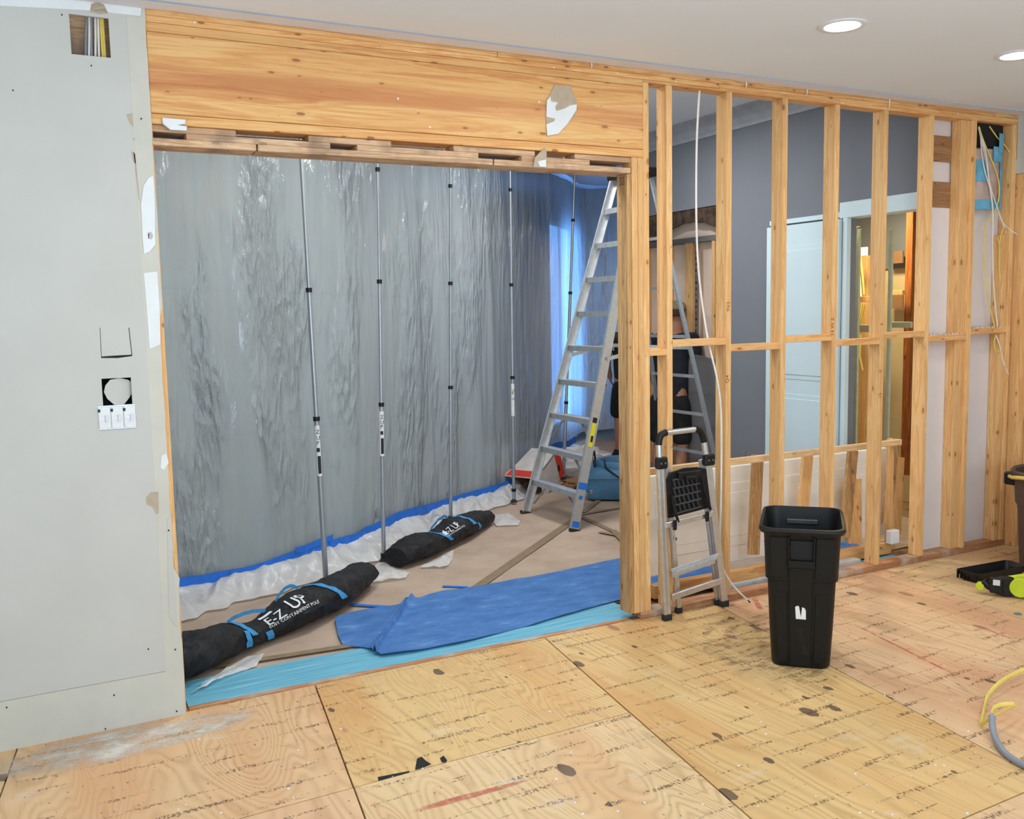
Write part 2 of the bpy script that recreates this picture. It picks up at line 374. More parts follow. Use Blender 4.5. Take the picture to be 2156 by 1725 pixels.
# ------------------------------------------------------------------ mesh helpers
class MB:
    def __init__(s): s.v = []; s.f = []; s.sm = False
    def add(s, vs, fs):
        o = len(s.v); s.v += [Vector(v) for v in vs]; s.f += [tuple(i+o for i in f) for f in fs]; return s
    def box(s, x0, x1, y0, y1, z0, z1):
        return s.add([(x, y, z) for z in (z0, z1) for x, y in ((x0, y0), (x1, y0), (x1, y1), (x0, y1))],
                     [(3, 2, 1, 0), (4, 5, 6, 7), (0, 1, 5, 4), (1, 2, 6, 5), (2, 3, 7, 6), (3, 0, 4, 7)])
    def obox(s, c, ax, ay, az):
        c, ax, ay, az = map(Vector, (c, ax, ay, az))
        vs = [c + ax*i + ay*j + az*k for k in (-1, 1) for i, j in ((-1, -1), (1, -1), (1, 1), (-1, 1))]
        return s.add(vs, [(3, 2, 1, 0), (4, 5, 6, 7), (0, 1, 5, 4), (1, 2, 6, 5), (2, 3, 7, 6), (3, 0, 4, 7)])
    def bar(s, p, q, wd, dp, side=(1, 0, 0)):
        p, q = Vector(p), Vector(q); d = (q-p); l = d.length; d.normalize(); side = Vector(side)
        a = (side - d*side.dot(d)).normalized(); b_ = d.cross(a)
        return s.obox((p+q)/2, a*wd/2, b_*dp/2, d*l/2)
    def prism(s, poly, vec):
        vec = Vector(vec); n = len(poly); P = [Vector(p) for p in poly]
        nr = Vector((0, 0, 0))
        for i in range(n): nr += P[i].cross(P[(i+1) % n])
        if nr.dot(vec) < 0: P.reverse()
        return s.add(P + [p+vec for p in P], [tuple(range(n-1, -1, -1)), tuple(range(n, 2*n))] + [(i, (i+1) % n, (i+1) % n+n, i+n) for i in range(n)])
    def tube(s, pts, r, n=8, cap=True):
        s.sm = True
        P = [Vector(p) for p in pts]; R = r if isinstance(r, (list, tuple)) else [r]*len(P)
        vs = []; ref = None
        for i, p in enumerate(P):
            t = (P[min(i+1, len(P)-1)] - P[max(i-1, 0)]).normalized()
            if ref is None: ref = Vector((0, 0, 1)) if abs(t.z) < .9 else Vector((1, 0, 0))
            a = (ref - t*ref.dot(t)).normalized(); b_ = t.cross(a); ref = a
            for k in range(n):
                an = 2*math.pi*k/n; vs.append(p + (a*math.cos(an)+b_*math.sin(an))*R[i])
        fs = [(i*n+k, i*n+(k+1) % n, (i+1)*n+(k+1) % n, (i+1)*n+k) for i in range(len(P)-1) for k in range(n)]
        if cap: fs += [tuple(range(n-1, -1, -1)), tuple(range((len(P)-1)*n, len(P)*n))]
        return s.add(vs, fs)
    def rings(s, rs, cap0=True, cap1=True, closed=True):
        n = len(rs[0]); vs = [p for r in rs for p in r]
        fs = [(i*n+k, i*n+(k+1) % n, (i+1)*n+(k+1) % n, (i+1)*n+k) for i in range(len(rs)-1) for k in range(n if closed else n-1)]
        if cap0: fs.append(tuple(range(n-1, -1, -1)))
        if cap1: fs.append(tuple(range((len(rs)-1)*n, len(rs)*n)))
        return s.add(vs, fs)
    def lathe(s, c, prof, n=24, cap0=False, cap1=False):
        s.sm = True; c = Vector(c)
        return s.rings([[c+Vector((r*math.cos(2*math.pi*k/n), r*math.sin(2*math.pi*k/n), z)) for k in range(n)] for r, z in prof], cap0, cap1)
    def grid(s, fn, nu, nv):
        s.sm = True
        vs = [fn(i/nu, j/nv) for j in range(nv+1) for i in range(nu+1)]
        return s.add(vs, [(j*(nu+1)+i, j*(nu+1)+i+1, (j+1)*(nu+1)+i+1, (j+1)*(nu+1)+i) for j in range(nv) for i in range(nu)])


def obj(name, mb, mat, parent=None, bev=0., smooth=None, solid=0.):
    me = bpy.data.meshes.new(name)
    off = Vector((0, 0, 0)); pp = parent
    while pp is not None: off += pp.location; pp = pp.parent
    vs = [v-off for v in mb.v]
    me.from_pydata(vs, [], mb.f); me.update()
    if bev or solid:
        bm = bmesh.new(); bm.from_mesh(me)
        if bev:
            eds = [e for e in bm.edges if e.is_manifold and e.calc_face_angle(0) > .6]
            bmesh.ops.bevel(bm, geom=eds, offset=bev, segments=1, affect='EDGES', clamp_overlap=True)
        if solid: bmesh.ops.solidify(bm, geom=bm.faces[:], thickness=solid)
        bm.to_mesh(me); bm.free()
    me.materials.append(M[mat] if isinstance(mat, str) else mat)
    if smooth or (smooth is None and mb.sm):
        me.polygons.foreach_set('use_smooth', [True]*len(me.polygons))
        try: me.set_sharp_from_angle(angle=math.radians(40))
        except Exception: pass
    o = bpy.data.objects.new(name, me); COL.objects.link(o)
    if parent is not None: o.parent = parent
    return o


def tag(o, label=None, cat=None, group=None, kind=None):
    if label: o['label'] = label
    if cat: o['category'] = cat
    if group: o['group'] = group
    if kind: o['kind'] = kind
    return o


def thing(name, loc, label=None, cat=None, group=None, kind=None):
    o = bpy.data.objects.new(name, None); o.location = loc; o.empty_display_size = .1; COL.objects.link(o)
    return tag(o, label, cat, group, kind)


def struct(name, label=None, cat=None, loc=(0, 0, 0)):
    return thing(name, loc, label, cat, None, 'structure')


def text_mb(body, size, place, extrude=.0, res=2):
    """built-in font -> mesh, every vertex mapped through place(u, v)"""
    cu = bpy.data.curves.new('t', 'FONT'); cu.body = body; cu.size = size; cu.resolution_u = res
    o = bpy.data.objects.new('t', cu); COL.objects.link(o)
    dg = bpy.context.evaluated_depsgraph_get(); me = bpy.data.meshes.new_from_object(o.evaluated_get(dg))
    mb = MB(); mb.add([place(v.co.x, v.co.y) for v in me.vertices], [tuple(p.vertices) for p in me.polygons])
    bpy.data.objects.remove(o); bpy.data.curves.remove(cu); bpy.data.meshes.remove(me)
    return mb


H = 2.916
# ================================================================== FLOOR
fl = struct('floor', 'plywood subfloor of worn four-foot sheets with black ink stamps', 'floor')
obj('subfloor_base', MB().box(-4.6, 3.3, -5.8, .0, -.06, -.019), 'hallfloor', fl)
D = Vector((-.1456, -1.0, 0))      # run of the long joints
cols = [-4.05, -2.83, -1.622, -.409, .703, 2.075, 3.29]
rows = [.02, -.965, -2.2, -3.42, -4.64, -5.8]
tones = [srgb(222, 188, 140), srgb(224, 192, 144), srgb(220, 184, 126), srgb(222, 182, 136), srgb(226, 190, 148), srgb(224, 186, 144), srgb(222, 188, 144)]
warms = [srgb(214, 158, 104), srgb(206, 152, 104), srgb(204, 146, 84), srgb(206, 150, 104), srgb(216, 160, 112), srgb(208, 150, 110), srgb(214, 160, 116)]
for i in range(len(cols)-1):
    for j in range(len(rows)-1):
        if i >= 3 and j == 0: y0, y1 = rows[0], rows[2]
        elif i >= 3 and j == 1: continue
        else: y0, y1 = rows[j], rows[j+1]
        g = .003
        pts = []
        for xc, yy, sx, sy in ((cols[i], y0, 1, -1), (cols[i+1], y0, -1, -1), (cols[i+1], y1, -1, 1), (cols[i], y1, 1, 1)):
            x = xc + D.x*(-(yy)) * 1.0 if False else xc + .1456*(yy)
            if i == len(cols)-2 and xc == cols[-1]: x = 3.27
            pts.append(Vector((x+sx*g, yy+sy*g + .02*(x+1.2)*(0 if yy > 0 else 1), -.018)))
        k = (i*3+j*2) % 7
        m = mat_ply('plywood_%d_%d' % (i, j), tones[k if not (i == 2 and j == 0) else 2], warms[k if not (i == 2 and j == 0) else 2], i*2.3+j*1.7+.4, 'y', .5, .22 if i < 3 else .07)
        obj('plywood_sheet', MB().prism(pts, (0, 0, .018)), m, fl, .001)
# chips missing along the sheet edge and chalk lines
def flat(pts, z):
    n = sum((Vector(pts[i]).xy.to_3d().cross(Vector(pts[(i+1) % len(pts)]).xy.to_3d()) for i in range(len(pts))), Vector())
    P = [(p[0], p[1], z) for p in (pts if n.z > 0 else pts[::-1])]
    return MB().add(P, [tuple(range(len(P)))])
def decal(name, pts, mat, parent, z=.0008): return obj(name, flat(pts, z), mat, parent)
def zp(*l, c=0.): return [atZ(x, y, c) for x, y in l]
decal('edge_gap', zp((795, 1637), (862, 1624), (862, 1627), (797, 1645)), 'dark', fl)
decal('torn_hole', zp((874, 1620), (878, 1598), (888, 1594), (896, 1602), (908, 1610), (890, 1618), (875, 1622)), 'dark', fl)
decal('torn_hole', zp((926, 1597), (934, 1592), (942, 1602), (938, 1607), (930, 1606)), 'dark', fl)
def band(a, b, wa, wb=None):
    a, b = Vector(a), Vector(b); d = (b-a).normalized(); n = Vector((-d.y, d.x, 0)); wb = wb or wa
    return [a+n*wa/2, b+n*wb/2, b-n*wb/2, a-n*wa/2]
for a, b, w_, w2 in (((860, 1712), (1140, 1636), .05, .018), ((1752, 1292), (2078, 1455), .011, .014), ((2030, 1308), (2160, 1357), .009, .009), ((1585, 1255), (1605, 1290), .03, .03)):
    decal('chalk_line', band(atZ(*a), atZ(*b), w_, w2), 'chalk', fl)
# plaster dust at the foot of the left wall
mb = flat(zp((-60, 1604), (0, 1591), (388, 1503), (560, 1478), (520, 1520), (350, 1575), (100, 1640), (-60, 1670)), .0007)
M['dustalpha'] = mat_smudge('dust_film', srgb(214, 206, 192), 7, .34, .62, .95, (1, 1.6, 1))
o = obj('plaster_dust', mb, 'dustalpha'); tag(o, 'white plaster dust lying along the foot of the left drywall', 'dust', None, 'stuff')
# crumbs scattered over the plywood
mb = MB()
for k in range(130):
    px, py = random.uniform(350, 2150), random.uniform(1230, 1720)
    if py < 1520-.2*px+ 0: continue
    p = atZ(px, py)
    if p.y > -.05: continue
    r = random.uniform(.002, .006); mb.prism([(p.x+r*math.cos(a+k), p.y+r*math.sin(a+k), .0002) for a in (0, 1.4, 2.8, 4.4)], (0, 0, r*.5))
tag(obj('plaster_crumbs', mb, 'white'), 'tiny white plaster crumbs scattered over the plywood floor', 'debris', None, 'stuff')

# hall floor and protection
obj_ = obj('floor_hall', MB().box(-4.6, 6.0, .0, 8.2, -.06, -.004), 'hallfloor'); tag(obj_, 'hall floor under the protective brown paper', 'floor', None, 'structure')
pp_ = []
paper = MB()
def pfn(u, v):
    x = -3.2 + u*6.6; y = .30 + v*6.2
    return Vector((x, y, .004 + .004*noise.noise(Vector((x*1.3, y*1.1, 0))) + .002*noise.noise(Vector((x*5, y*4, 3)))))
paper.grid(pfn, 90, 70)
tag(obj('floor_paper', paper, 'paper', None, 0, True, .0015), 'brown protective paper spread over the hall floor', 'floor covering')
th = MB()
for k, (y0, y1, z1) in enumerate(((.055, .115, .007), (.113, .19, .010), (.188, .262, .008), (.26, .335, .012))):
    n = 40
    th.add([(-2.17+i*(2.385/n), y + (.004*math.sin(i*1.3+k) if y in (.055,) else 0), z1 - .004*(y == y0) + .0015*math.sin(i*.9+k*2)) for y in (y0, y1) for i in range(n+1)],
           [(i, i+1, n+2+i, n+1+i) for i in range(n)])
tag(obj('floor_film', th, 'teal', None, 0, False, .002), 'pale turquoise film strip along the opening threshold', 'floor covering')
tag(obj('plywood_edge_strip', MB().box(-2.17, .14, .022, .056, -.018, .003), 'sill'), 'thin bare wood strip between the plywood and the turquoise film', 'wood strip')
# brown tape on the paper
tp = thing('floor_tape', atZ(1100, 1165), 'dark tan tape lines crossing the brown floor paper beside the ladder', 'tape')
for kt, (a, b, wd) in enumerate((((1000, 1243), (1222, 1088), .07), ((1222, 1090), (1330, 1140), .05), ((1225, 1086), (1370, 1062), .045), ((1262, 1124), (1330, 1136), .045), ((1228, 1082), (1262, 1055), .05), ((1290, 1120), (1340, 1170), .05), ((440, 1412), (760, 1362), .05))):
    A, B = atZ(*a), atZ(*b); obj('tape_strip', MB().prism([(p.x, p.y, .0105+.0009*kt) for p in band(A, B, wd)], (0, 0, .0006)), 'papertape', tp)
for a, b, wd in (((738, 1277), (838, 1283), .035), ((932, 1238), (985, 1240), .03)):
    A, B = atZ(*a), atZ(*b); tag(obj('blue_tape_strip', MB().prism([(p.x, p.y, .011) for p in band(A, B, wd)], (0, 0, .0006)), 'tape', tp), 'blue masking tape strip')
# blue drop cloth
front = zp((705, 1310), (712, 1345), (722, 1365), (770, 1372), (790, 1380), (802, 1388), (880, 1377), (960, 1362), (1100, 1326), (1220, 1292), (1300, 1270), (1400, 1262), (1520, 1230))
back = zp((718, 1303), (735, 1297), (790, 1287), (840, 1280), (858, 1272), (866, 1268), (885, 1266), (930, 1252), (1000, 1241), (1150, 1215), (1310, 1180), (1420, 1165), (1500, 1150))
def lerp_list(Ls, t):
    t *= len(Ls)-1; i = min(int(t), len(Ls)-2); return Ls[i].lerp(Ls[i+1], t-i)
def cfn(u, v):
    p = lerp_list(front, u).lerp(lerp_list(back, u), v)
    z = .020 + .008*noise.noise(Vector((p.x*2.2, p.y*3, 1))) + .004*noise.noise(Vector((p.x*8, p.y*9, 4)))
    c = .30 + .12*v; z += .062*math.exp(-((u-c)/.026)**2)*(v**.8)*(1-.5*v*v) + .02*math.exp(-((u-(c-.10))/.03)**2)*v
    z += .035*math.exp(-((u-.33)/.03)**2)*(1-v)**3*abs(math.sin(u*60))
    return Vector((p.x, p.y, z))
mb = MB(); mb.grid(cfn, 150, 30)
tag(obj('drop_cloth', mb, 'cloth', None, 0, True, .003), 'rumpled blue drop cloth laid inside the opening on the floor paper', 'cloth')

# ================================================================== CEILING
ce = struct('ceiling', 'smooth white painted ceiling with a rough strip left along the studs', 'ceiling')
obj('ceiling_panel', MB().box(-4.6, 3.4, -5.8, -.105, H, H+.05), 'ceiling', ce)
mb = MB(); n = 120; x0, x1 = -4.6, 3.30
lo = []; 
for i in range(n+1):
    x = x0+(x1-x0)*i/n; lo.append((x, -.018 + .010*noise.noise(Vector((x*6, 0, 0))) + .006*noise.noise(Vector((x*25, 0, 0)))))
mb.add([(x, -.108, H-.007) for x, _ in lo] + [(x, y, H-.010) for x, y in lo] + [(x, y, H+.03) for x, y in lo], [(i, i+1, n+2+i, n+1+i) for i in range(n)] + [(n+1+i, n+2+i, 2*n+3+i, 2*n+2+i) for i in range(n)])
obj('ceiling_edge_strip', mb, 'ceil_band', ce, 0, False)
for px, py, r in ((500, 20, .01), (503, 20, .01)): pass
for k, (x, l) in enumerate(((-.1, .022), (.9, .03), (2.02, .055), (1.35, .03))):
    obj('dried_paint_drip', MB().tube([(x, -.012, H-.008), (x+.002, -.010, H-.008-l*.6), (x-.003, -.010, H-.01-l)], [.005, .003, .002], 6), 'white', ce)
for lx, ly, lab in ((.60, -.97, 'round recessed ceiling light lit fully in view'), (1.815, -.97, 'round recessed ceiling light cut by the right photo edge')):
    t = thing('recessed_light', (lx, ly, H), lab, 'light')
    obj('trim_ring', MB().lathe((lx, ly, 0), [(.105, H), (.105, H-.004), (.098, H-.008), (.078, H-.006), (.072, H+.002)], 40), 'ceil_band', t)
    obj('lens', MB().lathe((lx, ly, 0), [(.0735, H-.001), (.070, H-.007), (.045, H-.012), (.001, H-.014)], 32), 'lamp', t)

# ================================================================== LEFT DRYWALL
wl = struct('wall_left', 'grey-white drywall left of the opening with cut holes and torn edges', 'wall')
def cells(mb, xs, zs, skip, y0, y1):
    for i in range(len(xs)-1):
        for j in range(len(zs)-1):
            if (i, j) in skip: continue
            mb.box(xs[i], xs[i+1], y0, y1, zs[j], zs[j+1])
mb = MB()
xs = [-4.6, -2.466, -2.457, -2.436, -2.326, -2.316, -2.262]; zs = [.205, 1.243, 1.343, 1.451, 2.704, 2.853, 2.916]
skip = {(1, 1), (2, 1), (3, 1), (4, 1), (1, 4), (2, 4), (3, 4), (3, 2)}
skip = {(i, j) for i, j in skip}
skip |= {(3, 2)}
skip -= {(1, 1)}
cells(mb, xs, zs, skip, -.0125, .0)
obj('drywall_panel', mb, 'drywall', wl)
# lower and right bands, where old trim was removed, sit slightly behind the face
obj('bare_band', MB().box(-4.6, -2.262, -.0105, 0, 0, .203), 'drywall_band', wl)
ed = []
for i in range(60):
    z = H*i/59; x = -2.1905 + .004*noise.noise(Vector((z*6, 2, 0))) + .003*noise.noise(Vector((z*31, 5, 0)))
    if .6 < z < 1.72: x -= .014
    if abs(z-.6) < .03: x += .006
    ed.append((x, -.0105, z))
obj('edge_band', MB().prism([(-2.262, -.0105, H)] + [(-2.262, -.0105, 0)] + ed, (0, .0105, 0)), 'drywall_band', wl)
obj('bare_stud_edge', MB().box(-2.24, -2.186, .0005, .089, 0, H), 'stud', wl)
obj('end_stud', MB().box(-2.55, -2.512, .001, .089, 0, H), 'stud', wl)
obj('back_board', MB().box(-4.6, -2.2, .09, .10, 0, 3.2), 'gray_wall', wl)
# patches: white filler, tan torn paper
def patch(name, pts, mat, y=-.0128, t=.0008, par=wl): return obj(name, MB().prism([atY(x, yy, y) for x, yy in pts], (0, -t, 0)), mat, par)
patch('filler_patch', [(322, 370), (312, 375), (302, 392), (297, 430), (300, 500), (303, 535), (315, 530), (327, 515), (326, 430), (324, 380)], 'white')
patch('filler_dot', [(311, 490), (318, 488), (323, 496), (320, 504), (312, 503)], 'drywall')
patch('white_edge', [(303, 575), (331, 572), (336, 650), (338, 725), (315, 735), (309, 650)], 'white', -.0112)
patch('torn_paper', [(266, 241), (278, 238), (280, 268), (272, 258)], 'tan')
patch('torn_paper', [(307, 1048), (318, 1037), (333, 1036), (334, 1080), (328, 1082), (322, 1068), (309, 1062)], 'tan')
patch('torn_paper', [(189, 25), (192, 8), (205, 4), (219, 10), (228, 28), (212, 30)], 'tan')
patch('white_edge', [(0, -10), (0, 12), (190, 22), (296, 34), (299, 5), (300, -20)], 'white')
patch('edge_filler', [(352, 1090), (360, 1085), (366, 1215), (372, 1320), (356, 1300)], 'drywall', -.0112)
patch('filler_dot', [(338, 985), (340, 960), (350, 955), (355, 975), (345, 990)], 'white', -.0112)
for pts in ([(210, 690), (211, 690), (214, 752), (213, 752)], [(270.5, 690), (272, 690), (278.5, 748), (277, 748)], [(213, 751), (240, 749), (278, 747), (278, 750), (248, 754), (213, 754)]):
    patch('knife_cut', pts, 'dark', -.0126, .0005)
for pts in ([(281, 320), (284, 325), (294, 420), (293, 420)], [(276, 318), (284, 322), (286, 345), (280, 340)], [(278, 290), (284, 292), (282, 296)]):
    patch('edge_crack', pts, 'tan', -.0127, .0005)
for px, py in ((130, 31), (192, 138), (302, 438), (304, 452), (312, 1367), (222, 1535), (372, 1498), (369, 1368), (355, 1117), (14, 1490), (240, 1464), (297, 250), (27, 190)):
    patch('screw_hole', [(px-1.5, py-1), (px+1, py-2), (px+2, py+1.5), (px-1, py+2)], 'dark', -.0127, .0004)
# upper hole: back cavity and cables
t = thing('cable_group', atY(190, 118, .05), 'grey and yellow cables running through the square hole at top left', 'cables')
for k, (a, b, mt) in enumerate((((183, 22), (180, 130), 'conduit'), ((188, 22), (187, 130), 'whitewire'), ((193, 22), (193, 130), 'conduit'), ((200, 22), (201, 130), 'whitewire'), ((206, 22), (209, 130), 'whitewire'), ((211, 22), (217, 130), 'yellow'), ((215, 22), (222, 130), 'yellow'))):
    obj('cable', MB().tube([atY(*a, .03+.004*(k % 2)), atY((a[0]+b[0])/2+random.uniform(-1, 1), 75, .032), atY(*b, .03+.004*(k % 2))], .0045, 8), mt, t)
obj('cavity_back', MB().box(-2.51, -2.25, .07, .088, 2.6, 2.91), 'oldx', wl)
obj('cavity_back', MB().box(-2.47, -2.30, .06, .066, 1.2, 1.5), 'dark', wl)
# cut-out with hanging drywall scrap
patch_pts = [(222, 812), (232, 800), (252, 796), (270, 800), (278, 806), (283, 818), (272, 838), (258, 856), (240, 852), (226, 840), (219, 826)]
tag(obj('drywall_scrap', MB().prism([atY(x, y, -.004+.03*((x-250)/60)) for x, y in patch_pts], (0, .010, 0)), 'drywall'), 'rounded drywall scrap hanging in the square hole above the switches', 'scrap')
# three-gang switch box
sw = thing('switch_box', atY(246, 904, -.01), 'battered white three-gang switch box below the square hole', 'switch')
zb = lambda u, v, y=-.012: Vector((-2.457+u*.141, y, 1.243+v*.100))
obj('box_back', MB().box(-2.458, -2.316, -.010, .05, 1.244, 1.342), 'steel', sw)
for k in range(3):
    u0 = .01+k*.333
    a, b = zb(u0, .06), zb(u0+.31, .94)
    obj('switch_body', MB().box(a.x, b.x, -.019, -.010, a.z, b.z), 'white', sw, .001)
    a, b = zb(u0+.17, .36), zb(u0+.24, .62)
    obj('toggle', MB().box(a.x, b.x, -.030, -.018, a.z, b.z), 'ceil_band', sw, .001)
    a, b = zb(u0+.06, .44), zb(u0+.17, .52); obj('toggle_slot', MB().box(a.x, b.x, -.0196, -.0186, a.z, b.z), 'steel', sw)
    for uu, vv in ((.05, .10), (.22, .10), (.07, .90), (.25, .9)):
        c = zb(u0+uu, vv, -.0185); obj('screw', MB().lathe((c.x, 0, 0), [(.001, 0)], 3) if False else MB().obox(c, (.003, 0, 0), (0, .0015, 0), (0, 0, .002)), 'steel', sw)
    a, b = zb(u0-.01, .74), zb(u0+.05, .86); obj('terminal', MB().box(a.x, b.x, -.0205, -.0186, a.z, b.z), 'inkblack', sw)

# ================================================================== STUD WALL
wb = struct('wall_back', 'stripped stud wall with header beam over the wide opening', 'wall')
def B(name, x0, x1, y0, y1, z0, z1, mat, bev=.002, par=wb): return obj(name, MB().box(x0, x1, y0, y1, z0, z1), mat, par, bev)
ZT = 2.848
for x0, x1 in ((-2.19, -.62), (-.618, 1.9), (1.902, 3.27)): B('top_plate', x0, x1, 0, .089, 2.888, 2.925, 'plate')
B('top_plate', -2.19, .72, -.001, .089, 2.85 if False else 2.862, 2.887, 'plate')
B('top_plate', -2.19, .218, 0, .089, 2.826, 2.861, 'beam')
B('top_plate', .722, 1.62, 0, .089, ZT, 2.887, 'plate'); B('top_plate', 1.622, 3.27, 0, .089, ZT, 2.887, 'plate')
B('top_plate', .2195, .722, .0005, .089, ZT, 2.861, 'plate')
B('header_beam', -2.19, .217, -.004, .085, 2.508, 2.824, 'headerboard', .003)
B('header_base', -2.19, .217, -.001, .12, 2.466, 2.506, 'beam')
# staggered layers under the header
def rowblocks(z0, z1, y0, spans, y1=.13):
    for a, b in spans:
        B('spacer_block', atY(a, 300, y0).x, atY(b, 340, y0).x, y0, y1, z0, z1, 'oldx', .0025)
rowblocks(2.438, 2.465, .012, ((318, 500), (650, 825), (955, 1127), (1210, 1328)))
rowblocks(2.411, 2.437, .006, ((393, 697), (752, 1008), (1098, 1242)))
rowblocks(2.382, 2.410, -.004, ((318, 541), (543, 1038), (1040, 1328)), .14)
B('spacer_backing', -2.18, .14, .132, .138, 2.411, 2.466, 'gray_wall', 0)
# torn drywall scraps on the header
def scrap(pts, lab, pts2=None, y=-.006):
    t = thing('drywall_scrap', atY(*pts[0], y), lab, 'scrap')
    obj('paper_layer', MB().prism([atY(a, b, y) for a, b in pts], (0, -.004, 0)), 'tan', t)
    if pts2: obj('white_layer', MB().prism([atY(a, b, y-.0045) for a, b in pts2], (0, -.003, 0)), 'white', t)
scrap([(1167, 179), (1201, 181), (1203, 192), (1212, 210), (1214, 225), (1211, 240), (1195, 260), (1175, 282), (1152, 287), (1149, 245), (1151, 212), (1160, 195)], 'large torn drywall scrap stuck on the header beam',
      [(1151, 212), (1158, 203), (1160, 214), (1174, 216), (1168, 226), (1171, 234), (1190, 228), (1200, 222), (1214, 220), (1213, 232), (1195, 260), (1175, 282), (1152, 286), (1150, 262), (1166, 256), (1168, 250), (1150, 246)])
scrap([(1122, 352), (1126, 332), (1137, 320), (1146, 312), (1150, 314), (1150, 353)], 'small torn drywall scrap on the blocks under the header', [(1132, 340), (1140, 338), (1149, 336), (1149, 352), (1136, 351)], -.010)
mb = thing('white_chip', atY(365, 270, -.012), 'white broken plaster chip stuck between blocks at the left header end', 'scrap')
obj('chip', MB().prism([atY(a, b, -.004) for a, b in ((341, 250), (389, 254), (388, 263), (372, 265), (392, 268), (391, 277), (358, 275), (342, 262))], (0, -.02, 0)), 'white', mb)
# jacks, king, studs
tag(B('jack_stud', .146, .183, .0, .089, .038, 2.465, 'stud'), 'worn jack stud')
tag(B('jack_stud', .184, .2185, -.001, .089, .038, 2.465, 'stud'), None)
B('king_stud', .2195, .2555, 0, .089, .038, ZT, 'stud')
B('jack_side_board', .118, .1455, .004, .098, .04, 2.381, 'oldz')
SP = .4064
for k in range(1, 9):
    x = SP*k; B('stud', x-.038, x, 0, .089, .038, ZT, 'stud')
B('stud', 3.165, 3.2085, .01, .089, .038, 2.13, 'stud')
zb_ = [1.472, 1.514, 1.475, 1.511, 1.476, 1.507, 1.477, 1.511]
for k in range(8):
    x0 = .2565 if k == 0 else SP*k+.0005; x1 = SP*(k+1)-.0385
    B('fire_block', x0, x1, .0, .087, zb_[k]-.038, zb_[k], 'plate')
B('sole_plate', .187, 3.27, -.001, .089, 0.001, .0375, 'sill')
# small ink marks and pencil numbers on the framing
inkm = MB()
p0 = atY(1309, 372, .003)
for k in range(3):
    inkm.box(.1175, .1179, .03+k*.016, .034+k*.016, 2.33, 2.365)
for z in (2.328, 2.367): inkm.box(.1175, .1179, .024, .074, z, z+.002)
obj('ink_stamp', inkm, 'inkblack', wb)
for (x, z, s) in ((.80, 1.66, '9V3'), (.797, 1.26, 'Q4'), (1.60, 1.5, '14 W 2'), (2.015, 1.26, 'II'), (2.015, 1.10, '15'), (2.018, 1.55, '3'), (2.83, 1.58, 'IE')):
    t_ = text_mb(s, .035, lambda u, v, x=x, z=z: Vector((x-v, -.0006, z+u)))
    obj('pencil_mark', t_, 'brownstud', wb)
# nail heads / screws with filler
for px, py in ((410, 47), (1300, 155), (1423, 172), (1650, 195), (1775, 218), (2017, 240), (620, 35), (760, 60), (880, 72), (1166, 142), (905, 268), (1157, 280), (838, 208), (1135, 215)):
    c = atY(px, py, -.003); obj('nail_head', MB().obox(c, (.004, 0, 0), (0, .002, 0), (0, 0, .004)), 'white', wb)
# crumbs resting on two blocks
mb = MB()
for k in range(240):
    b7 = k % 2; x = random.uniform(SP*(6+b7)+.02, SP*(7+b7)-.05); y = random.uniform(.004, .08); z = zb_[6+b7]
    r = random.uniform(.003, .008); mb.prism([(x+r*math.cos(a+k), y+r*math.sin(a+k), z) for a in (0, 1.2, 2.5, 3.8, 5)], (0, 0, r*random.uniform(.5, 1.6)))
tag(obj('plaster_crumbs', mb, 'dust'), 'pale plaster crumbs heaped on the two rightmost cross blocks', 'debris', None, 'stuff')
# what closes the two right-hand bays
wr = struct('wall_right', 'right return wall of bare studs with drywall above', 'wall')
obj('backing_board', MB().box(2.505, 3.30, .092, .105, .04, 2.30), 'pink', wb)
obj('backing_board', MB().box(2.505, 3.30, .106, .112, 2.30, 2.9), 'pink', wb)
obj('wide_stud', MB().box(2.72, 2.806, .02, .0905, .038, ZT), 'stud', wb, .002)
for z0, z1 in ((2.59, 2.752), (2.295, 2.462)): obj('brown_board', MB().box(2.46, 2.785, .0905, .105, z0, z1), 'brownboard', wb, .003)
B('corner_post', 3.2705, 3.31, -.085, .089, 0, 2.53, 'stud', .002, wr)
B('corner_board', 3.30, 3.34, -.2, -.088, 0, 2.53, 'stud', .002, wr)
B('corner_drywall', 3.252, 3.30, -.5, -.001, 2.53, H, 'drywall', 0, wr)
B('corner_drywall', 3.345, 3.36, -5.8, .0, 0, H, 'drywall', 0, wr)
for k in range(1, 8): B('stud', 3.272, 3.344, -.2-k*.5, -.162-k*.5, 0, H, 'stud', .002, wr)
# duct boot with tape in the last bay
du = thing('taped_duct', atY(2085, 440, .08), 'foil duct patched with light blue tape in the top right stud bay', 'duct')
def dfn(u, v):
    a = -.9+1.8*u; x = 3.03+.17*math.sin(a)*1.0; y = .085-.065*math.cos(a)
    z = 2.32+.36*v; return Vector((x+.004*noise.noise(Vector((u*9, v*9, 0))), y+.006*noise.noise(Vector((u*7, v*8, 5))), z))
mb = MB(); mb.grid(dfn, 16, 16); obj('foil_sleeve', mb, plain('kraft_foil', srgb(206, 184, 176), .4, .3, .1, 10, .4), du)
obj('dark_opening', MB().box(2.87, 3.16, .04, .085, 2.70, 2.842), 'dark', du)
def tpatch(u0, u1, v0, v1, off=.004):
    m_ = MB(); m_.grid(lambda u, v: dfn(u0+(u1-u0)*u, v0+(v1-v0)*v) - Vector((0, off+.002*random.random(), 0)), 8, 6); return obj('tape_patch', m_, 'cyantape', du)
tpatch(0, .95, -.08, .09); tpatch(.80, 1.0, .0, 1.02, .006); tpatch(.0, .34, .42, .80, .006); tpatch(.5, .85, .78, 1.05, .008); tpatch(.68, 1.05, .95, 1.3, .010)
